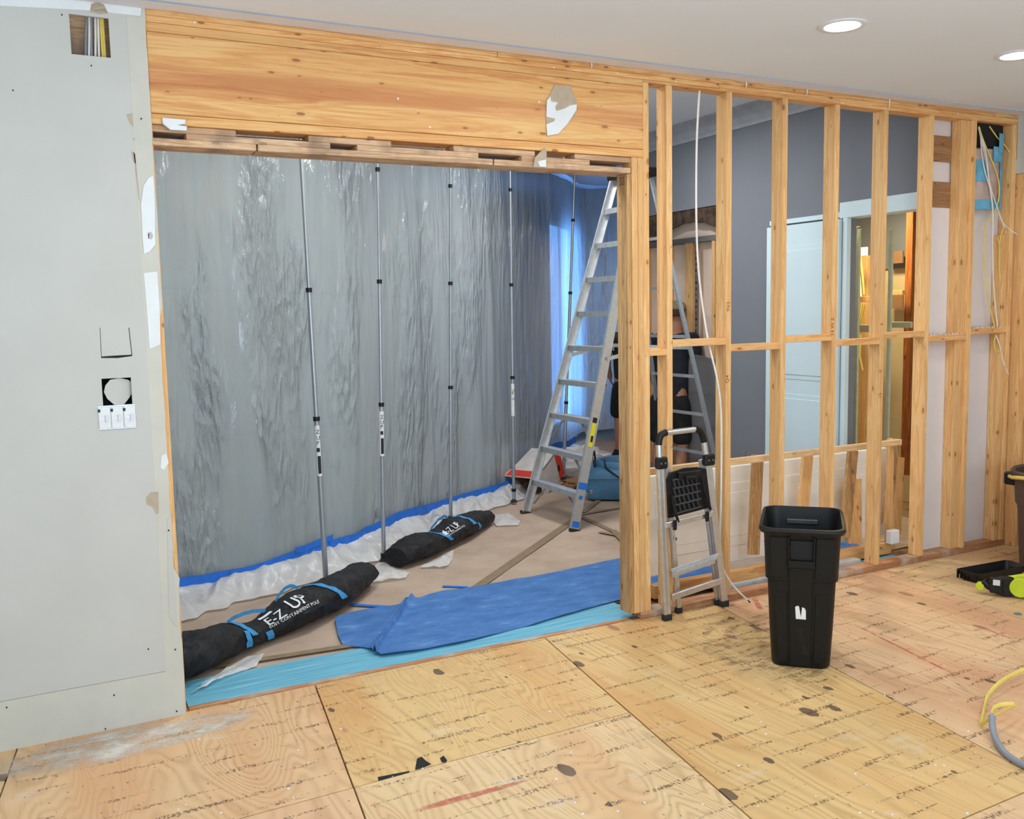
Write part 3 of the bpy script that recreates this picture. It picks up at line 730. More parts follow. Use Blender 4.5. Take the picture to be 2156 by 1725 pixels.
# loose cables in that bay
cb = thing('hanging_cables', atY(2085, 560, .01), 'white and yellow cables hanging loose in the rightmost stud bay', 'cables')
def ycab(pts, mt, r=.0045, y=.01, par=cb, name='cable'):
    P = [atY(q[0], q[1], (q[2] if len(q) > 2 else y)) for q in pts]
    out = []
    for i in range(len(P)-1):
        a, b_, c, d = P[max(i-1, 0)], P[i], P[i+1], P[min(i+2, len(P)-1)]
        for k in range(6):
            t = k/6; out.append(.5*((2*b_)+(c-a)*t+(2*a-5*b_+4*c-d)*t*t+(3*b_-a-3*c+d)*t**3))
    out.append(P[-1]); return obj(name, MB().tube(out, r, 8), mt, par)
ycab([(2061, 266, .03), (2072, 300), (2100, 370), (2103, 415), (2092, 450), (2074, 480), (2072, 540), (2080, 625), (2094, 688)], 'yellow')
ycab([(2060, 268, .03), (2074, 330), (2085, 390), (2095, 425), (2112, 470), (2146, 497, -.01)], 'whitewire')
ycab([(2063, 270, .03), (2068, 330), (2076, 370), (2090, 410), (2104, 450), (2115, 480)], 'whitewire', .004, .005)
ycab([(2061, 270, .03), (2075, 320), (2082, 380), (2090, 440), (2090, 520), (2092, 600), (2100, 688)], 'whitewire', .005, .002)
ycab([(2083, 266, .04), (2100, 290), (2125, 322), (2127, 380), (2122, 450), (2112, 480), (2104, 520), (2106, 600), (2112, 650), (2104, 688)], 'yellow', .0045, .03)
ycab([(2096, 705, .02), (2093, 725), (2098, 742), (2103, 738)], 'yellow')
ycab([(2096, 705, .02), (2104, 725), (2112, 760), (2123, 789, -.005)], 'whitewire')
ycab([(2100, 500, .03), (2108, 545, .04), (2110, 620, .04), (2103, 688, .04)], 'yellow', .004)
# thick white cable beside the step stool
hc = thing('white_cable', atY(1575, 1268, -.06), 'single long white cable hanging from the top plate beside the step stool', 'cable')
ycab([(1473, 188, .04), (1467, 300, .04), (1466, 450, .04), (1470, 560, .04), (1480, 650, .04), (1492, 722, .03), (1508, 790, -.008), (1517, 850, -.012), (1519, 930, -.012), (1518, 1060, -.012), (1516, 1140, -.012), (1522, 1195, -.012), (1545, 1235, -.05), (1577, 1266, -.10)], 'whitewire', .0055, .02, hc)
obj('cable_end', MB().tube([atY(1575, 1264, -.10), atY(1579, 1269, -.105)], .004, 6), 'rubber', hc)

# ================================================================== HALL BEYOND
XW = 2.5
wh = struct('wall_hall', 'dark grey painted wall of the room behind the studs', 'wall')
def HB(name, y0, y1, z0, z1, mat='gray_wall', x0=XW, x1=XW+.11): return obj(name, MB().box(x0, x1, y0, y1, z0, z1), mat, wh)
HB('wall_section', .115, .76, 2.40, 3.3); HB('wall_section', .76, 2.08, 0, 3.3); HB('wall_section', 2.08, 3.45, 2.53, 3.3)
# torn dark board with an arched lower edge
arc = [(XW+.012, 2.08, 2.535), (XW+.012, 3.45, 2.535), (XW+.012, 3.45, 2.30)]
for k in range(0, 13):
    y = 3.0-.92*k/12; arc.append((XW+.012, y, 2.26+.16*math.sin(math.pi*min(1, max(0, (y-1.95)/1.15)))+.006*math.sin(k*3)))
arc.append((XW+.012, 2.08, 2.30))
obj('torn_board', MB().prism(arc, (.02, 0, 0)), 'osb', wh)
obj('wall_header', MB().box(XW+.02, XW+.10, 2.08, 3.45, 2.245, 2.29), 'graypanel', wh)
obj('peach_board', MB().box(XW+.105, XW+.118, 2.08, 3.5, 0, 2.50), 'peach', wh)
for y in (2.10, 2.20, 2.50, 2.86, 3.2): obj('stud', MB().box(XW+.025, XW+.104, y, y+.038 if y != 2.5 else y+.10, 0, 2.245), 'stud', wh, .002)
obj('marked_strip', MB().box(XW+.01, XW+.024, 2.405, 2.44, 0, 2.245), 'graypanel', wh)
mk = MB()
for k in range(26):
    z = 2.22-k*.052; mk.box(XW+.008, XW+.0098, 2.412+.004*(k % 3), 2.430-.004*(k % 2), z-.030*random.uniform(.5, 1), z)
obj('printed_marks', mk, 'inkblack', wh)
# crown moulding
cr = MB()
prof = [(0, 3.10), (-.012, 3.10), (-.014, 3.125), (-.03, 3.14), (-.05, 3.175), (-.085, 3.205), (-.09, 3.225), (-.10, 3.23), (-.105, 3.25), (0, 3.25)]
cr.prism([(XW+a, .12, z) for a, z in prof], (0, 3.33, 0))
tag(obj('trim_1', cr, plain('crown_paint', srgb(172, 178, 186), .6)), 'pale crown moulding at the top of the grey hall wall', 'moulding', None, 'structure')
tag(obj('ceiling_hall', MB().box(-4.6, 6, .09, 8.2, 3.25, 3.3), 'ceiling'), 'hall ceiling', 'ceiling', None, 'structure')
tag(obj('wall_far', MB().box(-4.6, 6, 8.1, 8.2, 0, 3.3).box(-4.6, -4.5, .1, 8.2, 0, 3.3).box(5.9, 6, .1, 8.2, 0, 3.3), 'gray_wall'), 'far walls behind the plastic film', 'wall', None, 'structure')
tag(obj('wall_over_opening', MB().box(-4.6, 3.3, .09, .10, 2.92, 3.3), 'gray_wall'), 'wall strip above the top plates', 'wall', None, 'structure')
# pale blue panelled door standing open against the grey wall
dr = struct('door_1', 'pale blue panelled door open against the dark grey wall behind the studs', 'door')
dx = XW-.045
obj('door_leaf', MB().box(dx, dx+.035, .775, 1.50, .02, 2.285), 'bluewhite', dr, .002)
for z0, z1 in ((.16, 1.02), (1.13, 2.13)):
    obj('door_panel', MB().box(dx-.004, dx+.001, .875, 1.41, z0, z1), 'bluewhite', dr, .003)
    obj('door_panel', MB().box(dx-.009, dx-.003, .91, 1.375, z0+.035, z1-.035), 'bluewhite', dr, .004)
# casing and head of the doorway
cs = struct('trim_2', 'pale blue casing around the doorway to the lit pantry', 'moulding')
obj('side_casing', MB().box(XW-.02, XW+.02, .725, .768, 0, 2.29), 'bluewhite', cs, .003)
obj('head_casing', MB().box(XW-.02, XW+.12, .115, .80, 2.29, 2.40), 'bluewhite', cs, .003)
obj('head_casing', MB().box(XW-.018, XW-.001, .80, 1.50, 2.30, 2.335), 'bluewhite', cs, .002)
pn = struct('wall_pantry', 'unfinished pantry walls seen through the lit doorway', 'wall')
obj('back_board', MB().box(3.9, 3.92, .12, 2.6, 0, 2.0), 'beige', pn); obj('back_board', MB().box(3.88, 3.90, .12, 2.6, 1.98, 3.0), 'gray_wall', pn)
obj('side_board', MB().box(2.65, 3.9, 2.3, 2.35, 0, 3.0), 'beige', pn)
obj('pantry_ceiling', MB().box(2.62, 3.95, .12, 2.4, 2.62, 2.65), 'ceiling', pn)
def pst(name, l, r, top, bot, x, mat, dep=.04):
    a = atX(l, (top+bot)/2, x); b_ = atX(r, (top+bot)/2, x); zt_ = atX(l, top, x).z; zz = max(0, atX(l, bot, x).z)
    return obj(name, MB().box(x, x+dep, min(a.y, b_.y), max(a.y, b_.y), zz, zt_), mat, pn, .002)
pst('stud', 1774, 1797, 480, 1000, 3.0, 'brownstud', .05); pst('stud', 1902, 1916, 430, 1000, 3.6, 'brownstud')
pst('metal_strip', 1797, 1805, 483, 1000, 2.9, 'greenbar', .02); pst('metal_strip', 1866, 1873, 483, 1000, 2.9, 'greenbar', .02)
pst('cross_block', 1800, 1850, 625, 636, 3.5, 'stud'); pst('cross_block', 1868, 1900, 612, 622, 3.5, 'stud')
pst('pale_rail', 1868, 1918, 678, 690, 3.1, 'greenbar', .02); pst('pale_rail', 1772, 1850, 684, 699, 3.1, 'greenbar', .02)
pst('head_block', 1776, 1800, 481, 496, 2.8, 'greenbar', .03)
pst('stud', 1802, 1822, 540, 1000, 3.7, 'stud'); pst('brown_board', 1873, 1900, 530, 556, 3.8, 'card', .02)
pst('brown_board', 1873, 1900, 622, 650, 3.8, 'card', .02); pst('white_ceiling_piece', 1804, 1824, 522, 540, 3.5, 'white', .02)
pc = thing('pantry_cables', atX(1812, 900, 3.4), 'thin yellow cables hanging inside the lit pantry', 'cables')
for pts, mt in ((((1811, 540), (1816, 580), (1819, 620)), 'yellow'), (((1806, 545), (1810, 585), (1813, 625)), 'whitewire'), (((1820, 640), (1815, 665), (1808, 690)), 'yellow'), (((1816, 640), (1812, 660), (1806, 686)), 'yellow'), (((1812, 705), (1810, 750), (1816, 780)), 'yellow')):
    obj('cable', MB().tube([atX(a, b, 3.44) for a, b in pts], .008, 6), mt, pc)
# outlet on the grey wall
ot = thing('outlet_plate', atX(1563, 975, XW), 'white outlet plate low on the dark grey hall wall', 'outlet')
a, b_ = atX(1558, 948, XW-.006), atX(1569, 976, XW-.006)
obj('cover_plate', MB().box(XW-.006, XW, min(a.y, b_.y), max(a.y, b_.y), b_.z, a.z), 'gray_wall', ot, .001)
obj('plug_cord', MB().tube([atX(1563, 968, XW-.02), atX(1554, 972, XW-.03), atX(1546, 985, XW-.03), atX(1540, 1005, XW-.03)], .006, 6), 'rubber', ot)

# window behind the film (daylight)
wn = struct('window_1', 'daylit window behind the plastic film', 'window')
d_ = Vector((.70, .714, 0)); n_ = Vector((-.714, .70, 0))
wc = Vector((3.36, 5.72, 1.50)) + n_*.26
obj('window_pane', MB().obox(wc, d_*.52, n_*.01, (0, 0, 1.18)), 'sky', wn)
for sx_, sz_, hx, hz in ((-.55, 0, .03, 1.24), (.55, 0, .03, 1.24), (0, 1.21, .58, .03), (0, -1.21, .58, .03), (0, 0, .012, 1.18)):
    obj('window_frame', MB().obox(wc - n_*.02 + d_*sx_ + Vector((0, 0, sz_)), d_*hx, n_*.02, (0, 0, hz)), 'white', wn)

# ================================================================== PLASTIC FILM
SL = [Vector(p) for p in ((-3.6, .95), (-2.7, 1.22), (-1.95, 1.66), (-1.15, 1.92), (-.55, 2.30), (.28, 2.92), (1.10, 3.45), (1.80, 4.22), (2.45, 4.95), (3.15, 5.62), (3.75, 6.15), (4.2, 5.75))]
def sl(t):
    t = min(max(t, 0), .99999)*(len(SL)-1); i = int(t); f = t-i
    a, b_, c, d = SL[max(i-1, 0)], SL[i], SL[i+1], SL[min(i+2, len(SL)-1)]
    return .5*((2*b_)+(c-a)*f+(2*a-5*b_+4*c-d)*f*f+(3*b_-a-3*c+d)*f**3)
def sln(t):
    d = (sl(t+.004)-sl(t-.004)).normalized(); return Vector((d.y, -d.x))
def tapez(t): return .125 + .02*math.sin(t*21) + .012*math.sin(t*53)
def film(t, z, off=0.):
    p = sl(t); n = sln(t); s = t*11*.9
    d = .055*noise.noise(Vector((s*1.5, z*.35, 0)))*min(1, .4+z*.5) + .028*noise.noise(Vector((s*5+z*.5, z*.55, 7))) + .010*noise.noise(Vector((s*14-z*.9, z*1.3, 3)))
    # vertical gathers hung from the pole heads
    d += .022*abs(math.sin(s*2.1+z*.25))**3
    return Vector((p.x+n.x*(d+off), p.y+n.y*(d+off), z))
fm = MB(); fm.grid(lambda u, v: film(u, tapez(u)+.0+v*(3.2-tapez(u))), 420, 90)
tag(obj('plastic_film', fm, 'sheet'), 'translucent grey plastic dust barrier film hung across the hall', 'plastic sheet')
# loose film under the tape, spilling forward on the floor
def skirt(u, v):
    t = .09+u*.66; p = film(t, tapez(t)-.02, .012); n = sln(t); s = t*30
    fw = (v**1.25)*(.33-.20*u+.09*noise.noise(Vector((s*.55, 1, 0)))+.07*noise.noise(Vector((s*1.7, 5, 0))))
    z = (tapez(t)-.02)*(1-v**.85) + .02
    cr_ = v*(1-v)*4
    z += cr_*(.055*noise.noise(Vector((s*.8, v*1.5, 0)))+.010*noise.noise(Vector((s*3.2, v*2.2, 2)))+.040*(1-2*abs(noise.noise(Vector((s*2.2+v*1.5, v*1.0, 5)))))+.009*(1-2*abs(noise.noise(Vector((s*6-v*2, v*1.8, 5))))))
    fw += cr_*.03*noise.noise(Vector((s*2.6, v*4, 9)))
    return Vector((p.x+n.x*fw, p.y+n.y*fw, max(z, .014+.004*math.sin(s*9+v*20))))
sk = MB(); sk.grid(skirt, 420, 26)
tag(obj('loose_film', sk, 'skirt'), 'crumpled white plastic film spilling onto the floor below the blue tape', 'plastic sheet')
# flaps of loose film on the floor
def flap(pts, lab, h=.03):
    P = zp(*pts); c = sum(P, Vector())/len(P); n = 24
    def fn(u, v):
        q = lerp_list(P+[P[0]], u); w_ = c.lerp(q, v)
        return Vector((w_.x, w_.y, .016+h*(1-v)*.8+.018*abs(noise.noise(Vector((w_.x*14, w_.y*14, 1))))))
    mb = MB(); mb.grid(fn, 40, 8); tag(obj('film_flap', mb, 'skirt'), lab, 'plastic sheet')
flap([(775, 1205), (805, 1188), (835, 1205), (862, 1212), (855, 1222), (815, 1228), (785, 1232)], 'small clear film flap between the two black bags')
flap([(885, 1200), (955, 1165), (952, 1185), (940, 1200), (900, 1200)], 'clear film flap under the farther black bag')
flap([(1030, 1092), (1070, 1085), (1096, 1102), (1092, 1110), (1045, 1112)], 'white film tail pointing at the tall ladder foot')
flap([(440, 1440), (520, 1390), (560, 1385), (540, 1410), (470, 1436), (400, 1470)], 'clear film strip under the nearer bag by the threshold', .008)
# blue tape joining the film
bt = thing('film_tape', (0, 2.4, .12), 'wavy blue tape line joining the film to the loose skirt', 'tape')
t0 = .10; k = 0
while t0 < .80:
    t1 = t0+random.uniform(.022, .045); dz = random.uniform(-.006, .006)
    m_ = MB(); m_.grid(lambda u, v: film(t0+(t1-t0+.004)*u, tapez(t0+(t1-t0)*u)-.03+v*.075+dz, .034+.001*(k % 2)), 8, 2)
    obj('tape_piece', m_, 'tape', bt, 0, True); t0 = t1; k += 1
for a, b_, z0, z1 in ((.262, .302, .155, .195), (.30, .306, .10, .20), (.575, .58, .07, .13)):
    m_ = MB(); m_.grid(lambda u, v: film(a+(b_-a)*u, tapez(a)+(z0-.125)+v*(z1-z0)+.012*u, .038), 6, 2); obj('tape_piece', m_, 'tape', bt, 0, True)

# ------------------------------------------------------------------ spring poles
def pole(base, top, joints, lab, sticker=None, ztop=3.2, foot=True):
    """joints: heights of black clamps; base/top as points"""
    base, top = Vector(base), Vector(top); t = thing('barrier_pole', base, lab, 'pole', 'telescopic poles holding the plastic film')
    P = lambda z: base.lerp(top, (z-base.z)/(top.z-base.z))
    zs = [base.z+.02] + sorted(joints) + [top.z]
    for i in range(len(zs)-1):
        obj('tube_section', MB().tube([P(zs[i]), P(zs[i+1])], .0165-.0022*i, 14), 'pole', t)
    for i, z in enumerate(sorted(joints)):
        obj('clamp', MB().tube([P(z-.013), P(z+.013)], .0205-.0016*i, 14), 'black', t)
    if foot: obj('foot', MB().tube([P(base.z), P(base.z+.03)], [.030, .017], 14), 'rubber', t)
    obj('head_plate', MB().obox(P(top.z-.01), (.05, .02, 0), (-.01, .03, 0), (0, 0, .01)), 'black', t)
    if sticker:
        z0, z1, style = sticker
        to = (CAM-P((z0+z1)/2)); to.z = 0; to.normalize(); sd = Vector((-to.y, to.x, 0))
        def lb(u0, u1, a0, a1, mt, off, nm):
            m_ = MB(); m_.grid(lambda u, v: P(z0+(z1-z0)*(v*(a1-a0)+a0)) + to*math.cos(math.pi*(u0+(u1-u0)*u-.5)*.6)*(.0168+off) + sd*math.sin(math.pi*(u0+(u1-u0)*u-.5)*.6)*(.0168+off), 6, 1)
            return obj(nm, m_, mt, t)
        lb(0, 1, 0, 1, 'print', .0006, 'label')
        if style:
            lb(.3, .9, .05, .40, 'inkblack', .0012, 'label_block'); lb(.2, .8, .48, .56, 'inkblack', .0012, 'label_block')
        for ch, z in (('Z', .88), ('U', .76), ('P', .66)) if style else (('U', .80), ('P', .70), ('EZ', .55)):
            zc = z0+(z1-z0)*z
            obj('letter', text_mb(ch, .034 if len(ch) == 1 else .022, lambda u, v, zc=zc: P(zc) + to*.0182 + sd*(-.009+u) + Vector((0, 0, v-.012))), 'inkblack', t)
    return t
def base_at(px, py): return atZ(px, py, .02)
def top_on(px, py, y): return atY(px, py, y)
def mkpole(bpx, line, jpy, lab, sticker=None):
    b = base_at(*bpx); (lx, ly) = line; q = atY(lx, ly, b.y+.02)
    k = (3.18-b.z)/(q.z-b.z); top = b+(q-b)*k
    def zat(py):
        lo_, hi_ = 0., 1.
        for _ in range(30):
            m_ = (lo_+hi_)/2; w_ = b.lerp(top, m_)-CAM; yy = 862.5-F*w_.dot(UP)/w_.dot(FW)
            if yy > py: lo_ = m_
            else: hi_ = m_
        return b.z+(top.z-b.z)*lo_
    st = (zat(sticker[1]), zat(sticker[0]), sticker[2]) if sticker else None
    return pole(b, top, [zat(j) for j in jpy], lab, st)
mkpole((687, 1236), (634, 330), [882, 611], 'leftmost slanting grey telescopic pole standing behind the nearer black bag', (896, 1002, True))
mkpole((808, 1182), (795, 345), [1169, 852, 593, 357], 'second grey pole from the left with a white sticker at mid height', (866, 960, True))
mkpole((949, 1106), (948, 360), [1090, 816, 597, 392], 'third grey pole from the left, standing behind the farther black bag')
mkpole((1082, 1058), (1074, 366), [1032, 795, 600, 400], 'fourth grey pole from the left, ending by the red and white box', (808, 876, False))
mkpole((1186, 1010), (1210, 372), [848, 617, 464], 'fifth grey pole, leaning right beside the daylit patch of film')

# ------------------------------------------------------------------ bags
def bag(name, path, radii, lab, flat=.72, lump=1.0, seed=0):
    P = [Vector((a, b, 0)) for a, b in path]; ln = [0]
    for i in range(1, len(P)): ln.append(ln[-1]+(P[i]-P[i-1]).length)
    T = ln[-1]
    def interp(s, arr):
        for i in range(len(ln)-1):
            if s <= ln[i+1]+1e-9:
                f = (s-ln[i])/(ln[i+1]-ln[i]); f2 = f*f*(3-2*f)
                return arr[i]*(1-f2)+arr[i+1]*f2 if not isinstance(arr[0], Vector) else arr[i].lerp(arr[i+1], f)
        return arr[-1]
    def cen(s):
        s = min(max(s, 0), T); return (interp(max(0, s-.05), P)+interp(s, P)+interp(min(T, s+.05), P))/3
    def surf(s, a, off=0.):
        r = interp(min(max(s, 0), T), radii); c = cen(s); tg = (cen(s+.03)-cen(s-.03)).normalized(); sd = Vector((tg.y, -tg.x, 0))
        lumpv = 1+lump*(.11*noise.noise(Vector((s*9+seed, math.cos(a)*1.6, math.sin(a)*1.6)))+.07*noise.noise(Vector((s*22+seed, math.cos(a)*3, math.sin(a)*3)))+.03*noise.noise(Vector((s*60, math.cos(a)*8, math.sin(a)*8))))
        R = r*lumpv+off; h = r*flat
        return Vector((c.x, c.y, 0)) + sd*R*math.cos(a)*1.08 + Vector((0, 0, .013+max(0, h+ (R*flat)*math.sin(a))))
    t = thing(name, (P[0].x, P[0].y, 0), lab, 'bag', 'black pole bags lying along the film')
    n = 28; m_ = int(T/.012)
    rs = [[surf(T*i/m_, 2*math.pi*k/n) if 0 < i < m_ else cen(T*i/m_)+Vector((0, 0, .013+interp(T*i/m_, radii)*flat))+ (surf(T*i/m_, 2*math.pi*k/n)-cen(T*i/m_)-Vector((0, 0, interp(T*i/m_, radii)*flat)))*.55 for k in range(n)] for i in range(m_+1)]
    mb = MB(); mb.rings(rs); mb.sm = True
    obj('bag_body', mb, 'bag', t)
    return t, surf, T
tA, sA, TA = bag('pole_bag', [(-2.38, .30), (-2.12, .42), (-1.93, .56), (-1.74, .68), (-1.48, .84), (-1.24, 1.03), (-1.04, 1.25), (-.90, 1.44)], [.125, .13, .112, .078, .122, .118, .105, .095], 'long black pole bag with blue straps at the left, nearer the opening', .74, 1, 0)
tB, sB, TB = bag('pole_bag', [(-.62, 1.66), (-.42, 1.78), (-.20, 1.93), (.06, 2.16), (.30, 2.36), (.52, 2.54)], [.09, .118, .095, .116, .10, .066], 'shorter black pole bag with blue straps, farther along the film', .72, 1.2, 9)
def strap(t, surf, s0, s1, a0, a1, wd=.022, name='strap', n=18):
    m_ = MB(); m_.grid(lambda u, v: surf(s0+(s1-s0)*u + (v-.5)*wd*2, a0+(a1-a0)*u, .005), n, 2); return obj(name, m_, 'bagblue', t, 0, True)
def handle(t, surf, s0, s1, a, lift, wd=.02):
    def fn(u, v):
        p = surf(s0+(s1-s0)*u, a, .006); return p+Vector((0, 0, lift*math.sin(math.pi*u)+(v-.5)*wd))
    m_ = MB(); m_.grid(fn, 18, 1); return obj('handle', m_, 'bagblue', t, 0, True, .002)
strap(tA, sA, .58, .66, 1.9, .3); strap(tA, sA, .60, .61, .7, -.5); strap(tA, sA, 1.20, 1.32, 2.0, .0); strap(tA, sA, .76, .78, .28, -.6)
handle(tA, sA, .60, .86, 1.9, .045)
handle(tA, sA, .95, 1.15, 2.0, .03)
strap(tB, sB, .38, .56, 2.2, .0); strap(tB, sB, .86, .92, 1.9, .3); strap(tB, sB, 1.0, 1.03, .3, -.4); handle(tB, sB, .55, .85, 2.1, .03)
# printing on the bags
def on(surf, s0, a0, k=1., off=.007, sh=0.):
    return lambda u, v: surf(s0+u*k, a0+v*9.0*k+u*sh, off)
def prt(t, surf, body, size, s0, a0, rr=.10): obj('printed_letters', text_mb(body, size, lambda u, v: surf(s0+u, a0+v/rr, .0065), res=3), 'print', t)
prt(tA, sA, 'E-Z', .085, .77, .66); prt(tA, sA, 'UP', .10, .93, .74)
prt(tA, sA, 'UP', .10, .932, .755)
prt(tA, sA, 'DUST CONTAINMENT POLE', .026, .77, .44)
obj('printed_bar', (lambda m_: m_.grid(lambda u, v: sA(.765+u*.09, 1.38+v*.16, .0065), 8, 2) and m_)(MB()), 'print', tA)
prt(tB, sB, 'E-Z UP', .07, .52, .72, .1); prt(tB, sB, 'DUST CONTAINMENT POLE', .019, .52, .52)
obj('printed_bar', (lambda m_: m_.grid(lambda u, v: sB(.50+u*.04, .72+v*.35, .0065), 4, 2) and m_)(MB()), 'print', tB)

# ================================================================== TALL LADDER
ld = thing('tall_stepladder', (1.6, 2.31, 0), 'tall aluminium A-frame stepladder standing behind the post', 'ladder')
fb = [Vector((.945, 1.93, 0)), Vector((.935, 2.70, 0))]; ft = [Vector((1.715, 2.13, 2.74)), Vector((1.71, 2.49, 2.74))]
rb = [Vector((2.44, 1.93, 0)), Vector((2.42, 2.70, 0))]; rt = [Vector((1.84, 2.15, 2.72)), Vector((1.84, 2.47, 2.72))]
for i, (a, b_) in enumerate(zip(fb, ft)):
    s_ = 1 if i else -1
    d = (b_-a).normalized()
    obj('rail', MB().bar(a+d*.02, b_, .075, .004, (1, 0, 0)).bar(a+Vector((.034, s_*-.012, 0))+d*.02, b_+Vector((.034, s_*-.012, 0)), .004, .026, (1, 0, 0)).bar(a+Vector((-.034, s_*-.012, 0))+d*.02, b_+Vector((-.034, s_*-.012, 0)), .004, .026, (1, 0, 0)), 'alu', ld)
    obj('rubber_foot', MB().bar(a, a+d*.022, .085, .035, (1, 0, 0)), 'rubber', ld)
for i, (a, b_) in enumerate(zip(rb, rt)):
    d = (b_-a).normalized(); obj('rear_rail', MB().bar(a+d*.02, b_, .032, .022, (1, 0, 0)), 'alu', ld); obj('rubber_foot', MB().bar(a, a+d*.022, .05, .035, (1, 0, 0)), 'rubber', ld)
for k in range(9):
    z = .285+.277*k; f = z/2.74; a, b_ = fb[0].lerp(ft[0], f), fb[1].lerp(ft[1], f)
    m_ = MB().box(min(a.x, b_.x)-.02, min(a.x, b_.x)+.06, a.y, b_.y, z-.004, z).box(min(a.x, b_.x)-.022, min(a.x, b_.x)-.018, a.y, b_.y, z-.042, z).box(min(a.x, b_.x)+.058, min(a.x, b_.x)+.062, a.y, b_.y, z-.03, z)
    obj('step', m_, 'alu2', ld)
    if k in (0, 1, 2):
        for (e, s_) in ((a, 1), (b_, -1)):
            lo2 = e + Vector((-.01*1, 0, -.20)); obj('step_brace', MB().bar((e.x, e.y+s_*.20, z-.035), (lo2.x, e.y+s_*.01, z-.20), .02, .004, (1, 0, 0)), 'alu2', ld)
for z in (.46, .80, 1.12, 1.45, 1.85, 2.25):
    f = z/2.72; a, b_ = rb[0].lerp(rt[0], f), rb[1].lerp(rt[1], f); obj('rear_bar', MB().bar(a, b_, .025, .018, (0, 0, 1)), 'alu2', ld)
for i in (0, 1):
    a = fb[i].lerp(ft[i], .475); b_ = rb[i].lerp(rt[i], .50); m = (a+b_)/2+Vector((0, 0, .05)); y_ = -.02 if i == 0 else .02
    obj('spreader_bar', MB().bar(a+Vector((.0, y_, 0)), m+Vector((0, y_, 0)), .03, .005, (0, 0, 1)).bar(m+Vector((0, y_, 0)), b_+Vector((0, y_, 0)), .03, .005, (0, 0, 1)), 'alu', ld)
obj('top_cap', MB().box(1.66, 1.90, 2.10, 2.52, 2.735, 2.80), 'black', ld, .008)
obj('paint_shelf_bar', MB().bar(fb[0].lerp(ft[0], .905)+Vector((.06, 0, 0)), fb[1].lerp(ft[1], .905)+Vector((.06, 0, 0)), .03, .01, (0, 0, 1)), 'alu2', ld)
# yellow warning label and blue tape dabs on the near rail
def onrail(f0, f1, mt, nm, w_=.06, off=-.0045):
    a, b_ = fb[0], ft[0]; obj(nm, MB().bar(a.lerp(b_, f0)+Vector((0, off, 0)), a.lerp(b_, f1)+Vector((0, off, 0)), w_, .003, (1, 0, 0)), mt, ld)
onrail(.232, .296, 'yellowlabel', 'warning_label', .034); onrail(.298, .312, 'inkblack', 'label_header', .036); onrail(.245, .262, 'inkblack', 'label_mark', .02, -.0065)
onrail(.115, .133, 'tape', 'tape_dab', .078); onrail(.088, .098, 'tape', 'tape_dab', .03); onrail(.012, .028, 'tape', 'tape_dab', .06)

# ================================================================== BLOWER
bl = thing('air_mover', (2.0, 2.75, 0), 'low blue plastic air mover standing behind the tall ladder', 'fan')
ang = math.radians(-34); U = Vector((math.cos(ang), math.sin(ang), 0)); V = Vector((-math.sin(ang), math.cos(ang), 0)); bc = Vector((2.02, 2.86, 0))
def rrect(c, hx, hy, r, z, n=6, U=U, V=V):
    out = []
    for cx, cy, a0 in ((hx-r, hy-r, 0), (-hx+r, hy-r, 90), (-hx+r, -hy+r, 180), (hx-r, -hy+r, 270)):
        for k in range(n+1):
            a = math.radians(a0+90*k/n); out.append(c + U*(cx+r*math.cos(a)) + V*(cy+r*math.sin(a)) + Vector((0, 0, z)))
    return out
m_ = MB(); m_.rings([rrect(bc, *q) for q in ((.30, .24, .05, .02), (.32, .26, .06, .05), (.325, .265, .07, .13), (.312, .255, .07, .135), (.312, .255, .07, .20), (.325, .265, .08, .205), (.32, .26, .09, .25), (.29, .24, .09, .275), (.26, .22, .10, .29))]); obj('housing', m_, 'blower', bl, 0, True)
obj('skid', MB().rings([rrect(bc, .28, .22, .04, .0), rrect(bc, .30, .24, .05, .022)]), 'black', bl)
cc = bc+Vector((-.02, 0, 0))
obj('intake_ring', MB().lathe((cc.x, cc.y, 0), [(.22, .285), (.225, .33), (.215, .345), (.19, .34), (.175, .30), (.06, .29), (.001, .30)], 36), 'blower', bl)
mo = obj('outlet_mouth', MB().lathe((0, 0, 0), [(.001, 0), (.085, 0), (.10, .02), (.10, .03)], 28), 'black', bl)
for v in mo.data.vertices:
    q = v.co + bl.location; v.co = Vector((bc.x, bc.y, .15)) + U*(.318+q.z*.4) + V*q.x*1.25 + Vector((0, 0, q.y)) - bl.location
obj('power_cord', MB().tube([bc+Vector(q) for q in ((-.22, -.05, .36), (-.24, -.10, .30), (-.20, -.275, .22), (-.10, -.31, .12), (.02, -.34, .03), (.15, -.36, .012), (.4, -.3, .012))], .008, 8), 'rubber', bl)
obj('latch', MB().obox(bc-U*.27-V*.262+Vector((0, 0, .09)), U*.012, V*.006, (0, 0, .018)), 'steel', bl, .002)
obj('carry_handle', MB().tube([bc+U*-.24+V*.1+Vector((0, 0, .28)), bc+U*-.25+V*.08+Vector((0, 0, .40)), bc+U*-.25-V*.1+Vector((0, 0, .42)), bc+U*-.24-V*.14+Vector((0, 0, .28))], .012, 8), 'black', bl)

